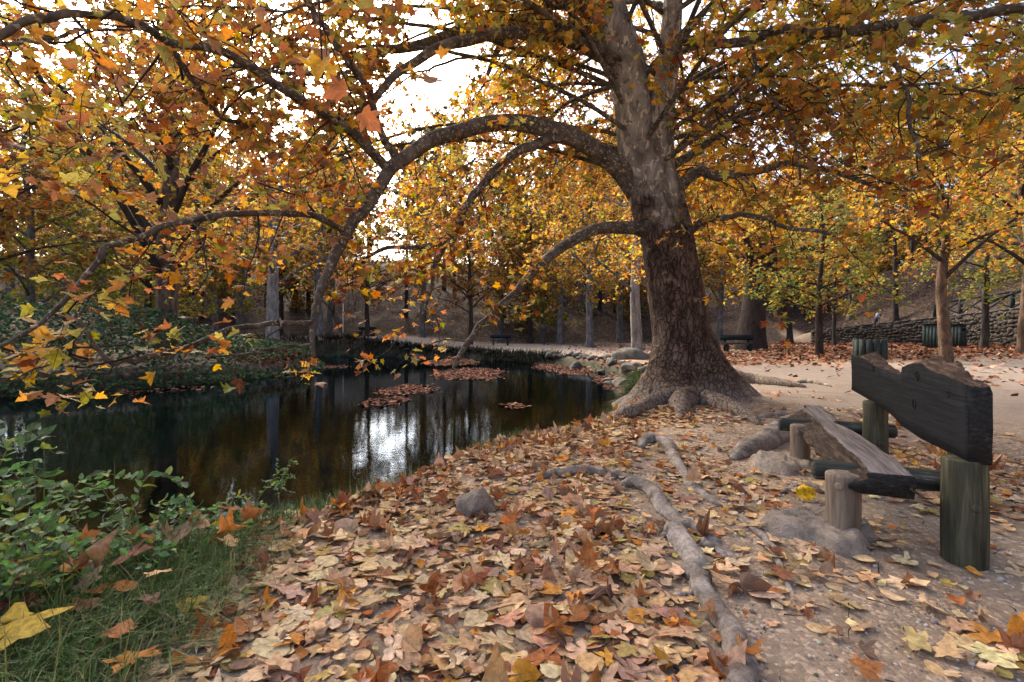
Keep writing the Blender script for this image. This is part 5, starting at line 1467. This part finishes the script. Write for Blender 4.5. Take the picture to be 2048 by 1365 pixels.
SHORE = [(60, 27, 'green', 1.0), (205, 31, 'green', 1.1), (-60, 22, 'rust', 1.0), (150, 38, 'gold', 1.0), (300, 36, 'rust', 1.0), (430, 40, 'green', 1.0), (480, 46, 'gold', 1.1), (640, 41, 'gold', .95),
         (735, 47, 'rust', .9), (-40, 38, 'green', 1.0), (110, 52, 'gold', 1.1), (250, 50, 'green', 1.2), (380, 54, 'gold', 1.1), (560, 52, 'rust', 1.1), (660, 53, 'gold', 1.1), (1085, 54, 'green', 1.0), (1000, 53, 'gold', 1.1), (1060, 51, 'rust', 1.0), (1240, 52, 'gold', 1.1), (1330, 50, 'gold', 1.1), (1520, 50, 'rust', 1.1), (845, 49, 'gold', 1.0), (940, 45, 'rust', .85), (1120, 46, 'gold', .9), (1180, 37, 'gold', .9), (1440, 45, 'gold', .95), (1580, 40, 'rust', .9),
         (1700, 52, 'gold', .9), (2090, 33, 'gold', 1.0), (20, 46, 'gold', 1.1)]
WHERE = ['leftmost', 'second', 'third', 'fourth', 'fifth', 'sixth', 'seventh', 'eighth', 'ninth', 'tenth', 'eleventh', 'twelfth', 'thirteenth', 'fourteenth', 'fifteenth', 'sixteenth', 'seventeenth', 'eighteenth', 'nineteenth', 'twentieth', 'twenty-first', 'twenty-second', 'twenty-third', 'twenty-fourth', 'twenty-fifth', 'twenty-sixth', 'twenty-seventh', 'twenty-eighth', 'twenty-ninth', 'rightmost']
NAMES_ = {'gold': 'golden-leaved', 'rust': 'rust-leaved', 'green': 'yellow-green leaved'}
for q, (px, d, k, s) in enumerate(sorted(SHORE)):
    copy_tree(k, at(px, d), d, f"{NAMES_[k]} tree beyond the pond, {WHERE[q]}{' from the left' if 0 < q < 29 else ''} in its row", 'trees round the pond', r7.uniform(0, 6.28), s)
cnt = 0
MARKS = [(60, 'left edge of the picture'), (200, 'ivy bank'), (290, 'near left ivy'), (390, 'orange-barked plane tree'), (500, 'right end of the ivy'), (600, 'pale-barked plane tree'), (665, 'low left point'), (710, 'white pole'), (790, 'small far left bench'),
         (880, 'oval leaf raft'), (960, 'low limb tip'), (1045, 'far shore bench'), (1120, 'sign post'), (1200, 'right shore rocks'), (1285, 'slim pale tree'), (1420, 'big trunk'), (1540, 'thick old trunk'), (1605, 'ramp foot'), (1690, 'young green-gold tree'), (1800, 'walking person'), (1930, 'slender forked tree'), (2000, 'timber fence')]
for i in range(300):
    Y = 56 + 52 * r7.random() if i < 230 else r7.uniform(80, 108); X = r7.uniform(-.95, 1.12) * Y
    k = r7.choice(['pine', 'bare', 'scrub', 'rust', 'gold'], p=[.46, .14, .26, .07, .07]) if i < 230 else 'scrub'
    sw, w_ = wall_side(np.array([X]), np.array([Y]))
    if X > 24 and w_[0] < 5: continue
    if 715 < 1024 + F * X / Y < 950 and Y > 78 and i % 5: continue          # a gap along the crest where the sky shows between trunks
    ppx = 1024 + F * X / Y
    mark = next((m_ for e_, m_ in MARKS if ppx < e_), 'right edge of the picture')
    row = 'low on' if Y < 66 else 'halfway up' if Y < 82 else 'high on'
    lab = {'pine': 'tall dark pine', 'bare': 'thin half-bare tree', 'scrub': 'low dark bushy tree', 'rust': 'rust-leaved tree', 'gold': 'golden-leaved tree'}[k] + f' {row} the hillside above the {mark}'
    copy_tree(k, X, Y, lab, 'hillside trees, ' + k, r7.uniform(0, 6.28), r7.uniform(.8, 1.2) * (1.35 if i >= 230 else 1)); cnt += 1
for q, (X, Y, k) in enumerate(sorted(((36.5, 46, 'pine'), (43, 52, 'bare'), (47, 44, 'pine'), (41, 34, 'scrub'), (50, 60, 'pine'), (44, 39, 'scrub'), (38, 58, 'bare'), (54, 50, 'gold'), (46, 30, 'pine'), (40, 24, 'gold'), (52, 40, 'scrub'), (56, 46, 'pine'), (58, 55, 'scrub'), (52, 34, 'pine'), (60, 62, 'pine'), (48, 56, 'scrub'), (62, 50, 'gold'), (55, 28, 'scrub')), key=lambda v_: v_[0] / v_[1])):
    copy_tree(k, X, Y, {'pine': 'dark straight-trunked tree', 'bare': 'thin bare tree', 'scrub': 'dark bush', 'gold': 'golden tree'}[k] + f' on the slope behind the stone wall, {ordinal(q + 1)} from the left there', 'trees behind the wall, ' + k, r7.uniform(0, 6.28), 1.0)

# ------------------------------------------------------------------ shore rocks
rk = [rock_mesh('shore_rock', 20 + i, M['rock'], 3, .5) for i in range(6)]
line = np.array([(2.9, 13.0), (3.5, 15.5), (3.6, 18.5), (2.9, 22.2), (1.2, 24.6), (-.4, 26.9), (-3, 28.4), (-6, 29.9), (-9.5, 30.9)])
sl_ = np.concatenate([[0], np.cumsum(np.linalg.norm(np.diff(line, axis=0), axis=1))])
pos_along = 0.3; q = 0; rkd = np.random.default_rng(4)
SIZE_W = ['small', 'middling', 'large']
while pos_along < sl_[-1]:
    sz = rkd.uniform(.13, .30); x = np.interp(pos_along, sl_, line[:, 0]) + rkd.normal(.15, .25); y = np.interp(pos_along, sl_, line[:, 1]) + rkd.normal(.1, .2)
    o = obj('shore_rock', rk[q % 6], label=f'pale grey boulder in the shore edging, {ordinal(q + 1)} along from the big trunk', cat='rock', group='edging rocks of the far shore')
    o.scale = (sz * rkd.uniform(.9, 1.5), sz, sz * rkd.uniform(.55, .9)); o.rotation_euler = (0, 0, rkd.uniform(0, 6.28)); o.location = (x, y, max(T1(x, y), WATER_Z) + sz * .12)
    pos_along += sz * rkd.uniform(1.1, 2.0); q += 1
for px, py, sz in ((1680 / 2.905 + 680, 450 + 760 / 2.905, .75),):
    d = H * F / (py + 8 - YH); X = at(px, d)
    o = obj('shore_rock', rk[2], label='broad grey boulder on the path just left of the big trunk', cat='rock', group='edging rocks of the far shore'); o.scale = (.8, .5, .4); o.location = (X, d, T1(X, d) + .1)

# ------------------------------------------------------------------ stone wall, fence
wall = empty('stone_wall', (30.9, 50, 0), 'rubble stone retaining wall rising to the right below the ramp', 'wall')
def wall_pt(s, w, z):
    i = min(max(np.searchsorted(WS, s, 'right') - 1, 0), len(WALL) - 2); e = norm(WALL[i + 1] - WALL[i]); p = WALL[i] + e * (s - WS[i])
    nb = np.array([-e[1], e[0]])
    return np.array([p[0] + nb[0] * w, p[1] + nb[1] * w, z]), e, nb
sA = np.linspace(0, WS[-1], 60); rows = []
for s in sA:
    zt = np.interp(s, WS, WTOP); p, e, nb = wall_pt(s, 0, 0); zb = T1(p[0] - nb[0] * .3, p[1] - nb[1] * .3) - .5
    rows.append([wall_pt(s, 0, zb)[0], wall_pt(s, 0, zt - .10)[0], wall_pt(s, 1.0, zt - .10)[0], wall_pt(s, 1.0, zb)[0]])
V = np.array(rows).reshape(-1, 3); i = np.arange(59)[:, None] * 4; j = np.arange(4)[None]; j2 = (j + 1) % 4
me = mesh_np('wall_core', np.vstack([V]), [np.stack([i + j, i + 4 + j, i + 4 + j2, i + j2], -1).reshape(-1, 4), np.array([[0, 1, 2, 3], [239, 238, 237, 236]])], [M['mortar']], smooth=False)
obj('wall_core', me, wall)
bm = bmesh.new(); bmesh.ops.create_cube(bm, size=2); bmesh.ops.subdivide_edges(bm, edges=bm.edges[:], cuts=1, use_grid_fill=True)
sv0 = np.array([v.co[:] for v in bm.verts]); sf0 = [[v.index for v in f.verts] for f in bm.faces]; bm.free(); sf0 = np.array(sf0)
sv0 = sv0 * np.where(np.sum(np.abs(sv0) > .5, 1) == 3, .80, np.where(np.sum(np.abs(sv0) > .5, 1) == 2, .92, 1.0))[:, None]
st_v = []
for k in range(8):
    r = np.random.default_rng(k + 60); st_v.append(sv0 * (1 + r.normal(0, .15, sv0.shape)))
st_me = [mesh_np('stone', v, sf0, [M['stone']], smooth=False) for v in st_v]
rs = np.random.default_rng(14); stones = []
z_off = 0.0
for course in range(16):
    s = rs.uniform(0, .3)
    while s < WS[-1] - .2:
        ln = rs.uniform(.20, .52) * (1.3 if rs.random() < .12 else 1); sc_ = s + ln / 2
        p, e, nb = wall_pt(sc_, 0, 0); g = T1(p[0] - nb[0] * .35, p[1] - nb[1] * .35); zt = np.interp(sc_, WS, WTOP)
        ch = .21; z = g + .06 + course * ch + rs.normal(0, .035) + .06 * math.sin(s * 1.7 + course * 1.3)
        if z < zt - .16:
            stones.append((np.array([p[0], p[1], z]) + np.append(nb * (.05 - rs.uniform(.0, .07)), 0), math.atan2(e[1], e[0]), (ln / 2 * 1.02, .13, ch / 2 * rs.uniform(.75, 1.35)), rs.normal(0, .16), rs.integers(0, 8)))
        s += ln + .015
P_ = np.array([s[0] for s in stones]); siz = visible_size(P_, np.array([s[2][0] for s in stones]))
order = np.argsort(-siz)
for i in order[:300]:
    p, az, sc_, tl, k = stones[i]
    o = bpy.data.objects.new('stone', st_me[k]); COL.objects.link(o); o.parent = wall; o.matrix_parent_inverse = wall.matrix_basis.inverted()
    o.location = p; o.rotation_euler = (0, tl, az); o.scale = sc_
acc = Acc()
for i in order[300:]:
    p, az, sc_, tl, k = stones[i]; acc.add((st_v[k] * np.array(sc_)) @ rotz(az).T + p, Q=sf0)
obj('far_stones', acc.mesh('far_stones', [M['stone']], False), wall, kind='stuff')
print('wall stones', len(stones))
# pale kerb on top of the wall
a_ = Acc(); s = 0.0; rs2 = np.random.default_rng(3)
while s < WS[-1] - .3:
    ln = rs2.uniform(.5, .8); c0, e, nb = wall_pt(s + ln / 2, .22, np.interp(s + ln / 2, WS, WTOP) - .02)
    cs_ = Acc(); sl2 = (np.interp(s + ln, WS, WTOP) - np.interp(s, WS, WTOP)) / ln
    Rm = rotz(math.atan2(e[1], e[0])) @ np.array([[1, 0, -sl2], [0, 1, 0], [sl2, 0, 1]])
    V = st_v[int(s * 7) % 8] * np.array([ln / 2, .28, .07]) @ Rm.T + c0
    obj('coping_stone', mesh_np('coping_stone', V, sf0, [M['coping']] if 'coping' in M else [M['rock']], smooth=False), wall); s += ln + .01
fence = empty('timber_fence', wall_pt(WS[1] + .1, .35, 2.1)[0], 'dark green timber fence with crossed braces along the top of the ramp', 'fence')
sp0 = WS[1] - .4; posts = [sp0 + 2.6 * k for k in range(8)]
def beam(name, a, b, w, h, parent, mat):
    a = np.asarray(a, float); b = np.asarray(b, float); e = norm(b - a); ln = np.linalg.norm(b - a)
    sd_ = norm(np.cross([0, 0, 1.], e)) if abs(e[2]) < .95 else np.array([1., 0, 0]); u = np.cross(e, sd_)
    ac = Acc(); box(ac, (0, 0, 0), (1, 1, 1)); V = ac.V[0] * np.array([ln, w, h])
    me = mesh_np(name, V, ac.P4[0], [mat], smooth=False); o = bpy.data.objects.new(name, me); COL.objects.link(o)
    m4 = np.eye(4); m4[:3, 0] = e; m4[:3, 1] = sd_; m4[:3, 2] = u; m4[:3, 3] = (a + b) / 2
    o.parent = parent; o.matrix_parent_inverse = parent.matrix_basis.inverted(); o.matrix_basis = Matrix(m4.tolist()); return o
tops = []
for s in posts:
    s = min(s, WS[-1] - .05); z = np.interp(s, WS, WTOP) + .03; p, e, nb = wall_pt(s, .55, z)
    beam('post', p - np.array([0, 0, .3]), p + np.array([0, 0, 1.08]),   .18, .18, fence, M['fence']); tops.append(p)
for a, b in zip(tops[:-1], tops[1:]):
    e = norm(b - a)
    beam('top_rail', a + [0, 0, 1.12] - e * .04, b + [0, 0, 1.12] - e * .04, .13, .11, fence, M['fence'])
    beam('brace', a + [0, 0, .12] + e * .08, b + [0, 0, 1.0] - e * .08, .06, .09, fence, M['fence'])
    beam('brace', a + [0, 0, 1.0] + e * .08, b + [0, 0, .12] - e * .08, .05, .09, fence, M['fence'])

# ------------------------------------------------------------------ litter bins
def round_bin(px, d):
    X = at(px, d); b = empty('litter_bin', (X, d, T1(X, d)), 'round green slatted litter bin just behind the broken backrest', 'bin')
    z0, z1 = .55, .99; r = .30
    nS = 14
    for k in range(nS):
        a = k / nS * 2 * np.pi
        c = Acc(); box(c, (0, 0, 0), (2 * r * math.sin(math.pi / nS) * .90, .028, z1 - z0))
        V = c.V[0].copy(); V[:, :2] *= 1.0
        V = V @ rotz(a + math.pi / 2).T + np.array([math.cos(a) * r, math.sin(a) * r, (z0 + z1) / 2 + .008 * math.sin(k * 3.3)])
        part('slat', mesh_np('slat', V, c.P4[0], [M['bin_green']], smooth=False), b)
    for z in (z0 + .06, z1 - .06):
        t = np.linspace(0, 2 * np.pi, 33); V, Q, T = tube(np.stack([np.cos(t) * (r - .022), np.sin(t) * (r - .022), 0 * t + z], -1), .008, 6, cap=False)
        part('hoop', mesh_np('hoop', V, Q, [M['metal_dark']]), b)
    V, Q, T = tube(np.array([[0, 0, z0 - .01], [0, 0, z0 + .03], [0, 0, z1 - .05]]), [r - .04, r - .035, r - .035], 20)
    part('liner', mesh_np('liner', V, [T, Q], [M['metal_dark']]), b)
    V, Q, T = tube(np.array([[0, 0, -.1], [0, 0, z0 + .1]]), [.055, .055], 12)
    part('post', mesh_np('post', V, [T, Q], [M['post_green']]), b)
round_bin(1740, 10.8)
def big_bin(px, d, label, rz):
    X = at(px, d); b = empty('rubbish_bin', (X, d, T1(X, d)), label, 'bin', rz=rz)
    w, h = .74, 1.22
    for fx_, fy_, ax in ((0, -1, 0), (0, 1, 0), (-1, 0, 1), (1, 0, 1)):
        for k in range(5):
            o_ = (k - 2) * w / 5; full = ax == 0 and fy_ == -1
            hh = h * (.74 if full else 1.0)
            c = Acc(); box(c, (0, 0, hh / 2 + .04), (w / 5 * .93, .03, hh)); V = c.V[0]
            V = (V + [o_, -w / 2, 0]) @ rotz({(0, -1): 0, (1, 0): math.pi / 2, (0, 1): math.pi, (-1, 0): -math.pi / 2}[(fx_, fy_)]).T
            part('plank', mesh_np('plank', V, c.P4[0], [M['bin_green']], smooth=False), b)
    c = Acc(); box(c, (0, 0, h + .075), (w + .12, w + .12, .06)); part('lid', mesh_np('lid', c.V[0], c.P4[0], [M['fence']], smooth=False), b)
    c = Acc(); box(c, (0, 0, h * .40), (w - .09, w - .09, h * .66)); part('liner', mesh_np('liner', c.V[0], c.P4[0], [M['metal_dark']], smooth=False), b)
    c = Acc(); box(c, (0, -w / 2 + .01, h * .92), (w * .7, .02, .10)); part('label_plate', mesh_np('label_plate', c.V[0], c.P4[0], [M['rock']], smooth=False), b)
big_bin(1868, 26.0, 'green plank rubbish bin left of the slender forked tree', .55)
big_bin(1911, 27.5, 'green plank rubbish bin mostly hidden behind the slender forked tree', .55)

# ------------------------------------------------------------------ far benches, sign, pole
def far_bench(px, d, label, rz, s=1.0):
    X = at(px, d); b = empty('park_bench', (X, d, T1(X, d)), label, 'bench', 'benches in the distance', rz=rz)
    def bx(nm, c_, s_):
        c = Acc(); box(c, c_, s_); part(nm, mesh_np(nm, c.V[0], c.P4[0], [M['fence'] if nm != 'seat' else M['rail_green']], smooth=False), b)
    bx('seat', (0, -.05, .45), (1.8, .36, .09)); bx('backrest', (0, .24, .78), (1.8, .07, .30))
    for sx in (-.62, .62):
        bx('front_post', (sx, -.15, .20), (.14, .14, .41)); bx('rear_post', (sx, .32, .45), (.13, .09, .95)); bx('cross_rail', (sx, .06, .355), (.10, .60, .09))
far_bench(1001, 42.0, 'dark bench beside the path on the far shore, behind the low limb', .05)
far_bench(733, 47.0, 'small dark bench on the far left part of the shore path', -.1)
far_bench(1476, 27.5, 'dark bench in front of the thick old trunk on the right', -.15)
X = at(1088, 42.5); sg = empty('sign_post', (X, 42.5, T1(X, 42.5)), 'dark sign post with a narrow panel beside the far bench', 'sign')
V, Q, T = tube(np.array([[0, 0, -.2], [0, 0, 1.75]]), .05, 8); part('post', mesh_np('post', V, [T, Q], [M['metal_dark']]), sg)
c = Acc(); box(c, (0, -.07, 1.50), (.42, .04, .55)); part('panel', mesh_np('panel', c.V[0], c.P4[0], [M['metal_dark']], smooth=False), sg)
X = at(686, 45); wp = empty('marker_pole', (X, 45, T1(X, 45)), 'thin white pole on the far left shore above its reflection', 'pole')
V, Q, T = tube(np.array([[0, 0, -.2], [0, 0, 1.5], [.02, 0, 3.0]]), [.045, .045, .035], 8); part('shaft', mesh_np('shaft', V, [T, Q], [M['white_paint']]), wp)
V, Q, T = tube(np.array([[.02, 0, 3.0], [.02, 0, 3.05]]), [.05, .03], 8); part('cap', mesh_np('cap', V, [T, Q], [M['white_paint']]), wp)

# ------------------------------------------------------------------ people
def skin_obj(name, verts, edges, radii, mat, parent, root=0, sub=2):
    me = bpy.data.meshes.new(name); me.from_pydata([tuple(v) for v in verts], edges, []); me.materials.append(mat)
    o = bpy.data.objects.new(name, me); COL.objects.link(o); o.parent = parent
    o.modifiers.new('skin', 'SKIN')
    if not me.skin_vertices: me.attributes.new('x', 'FLOAT', 'POINT')
    sk = me.skin_vertices[0].data if me.skin_vertices else None
    if sk is None: return o
    for i, r in enumerate(radii): sk[i].radius = (r, r) if np.isscalar(r) else r
    sk[root].use_root = True
    m = o.modifiers.new('sub', 'SUBSURF'); m.levels = sub; m.render_levels = sub
    for p in me.polygons: p.use_smooth = True
    return o
def person(X, Y, Z, h, rz, label, jacket, dark):
    k = h / 1.75
    b = empty('person', (X, Y, Z), label, 'person', rz=rz); b.matrix_basis = b.matrix_basis @ Matrix.Scale(k, 4)
    v = [(0, 0, .95), (0, -.01, 1.15), (0, 0, 1.38), (0, .01, 1.50), (0, .03, 1.60), (0, .02, 1.70),
         (.17, 0, 1.40), (.23, -.10, 1.15), (.22, .06, .93), (.22, .10, .84), (-.17, 0, 1.40), (-.22, .12, 1.16), (-.20, .26, .98), (-.20, .31, .91),
         (.09, 0, .90), (.10, .16, .52), (.10, .10, .10), (.10, .22, .04), (-.09, 0, .90), (-.10, -.06, .50), (-.10, -.28, .14), (-.10, -.20, .05)]
    e = [(0, 1), (1, 2), (2, 3), (3, 4), (4, 5), (2, 6), (6, 7), (7, 8), (8, 9), (2, 10), (10, 11), (11, 12), (12, 13), (0, 14), (14, 15), (15, 16), (16, 17), (0, 18), (18, 19), (19, 20), (20, 21)]
    rr = [.13, .12, .13, .055, .085, .075, .06, .045, .035, .035, .06, .045, .035, .035, .085, .06, .045, .035, .085, .06, .045, .035]
    skin_obj('body', v, e, rr, M['skin'], b)
    jv = [v[i] for i in (0, 1, 2, 6, 7, 8, 10, 11, 12)]; je = [(0, 1), (1, 2), (2, 3), (3, 4), (4, 5), (2, 6), (6, 7), (7, 8)]
    skin_obj('jacket', jv, je, [.165, .16, .165, .085, .066, .055, .085, .066, .055], jacket, b)
    tv = [v[i] for i in (0, 14, 15, 16, 18, 19, 20)]; te = [(0, 1), (1, 2), (2, 3), (0, 4), (4, 5), (5, 6)]
    skin_obj('trousers', tv, te, [.14, .105, .078, .062, .105, .078, .062], dark, b)
    skin_obj('hair', [(0, 0, 1.68), (0, -.01, 1.74)], [(0, 1)], [.088, .06], M['hair'], b)
    for (x, y0, y1, z) in ((.10, .08, .24, .04), (-.10, -.30, -.17, .08)):
        skin_obj('shoe', [(x, y0, z), (x, y1, z - .005)], [(0, 1)], [.05, .04], M['cloth_dark'], b)
    return b
pX, pY = at(1755, 43.6), 43.6
pr = person(pX, pY, T1(pX, pY), 1.6, math.radians(68), 'person in a pale jacket and dark striped trousers walking on the ramp', M['cloth_white'], M['cloth_dark'])
for sx in (.115, -.115):      # white stripe down the side of the trousers
    y1 = .16 if sx > 0 else -.06; y2 = .10 if sx > 0 else -.26
    q = spline(np.array([(sx * 1.7, 0, .95), (sx * 1.55, y1, .52), (sx * 1.45, y2, .12)]), 10)
    V, Q, T = tube(q, .026, 6); part('stripe', mesh_np('stripe', V, [T, Q], [M['cloth_white']]), pr)
skin_obj('backpack', [(0, -.17, 1.36), (0, -.20, 1.12)], [(0, 1)], [.12, .13], M['cloth_dark'], pr)
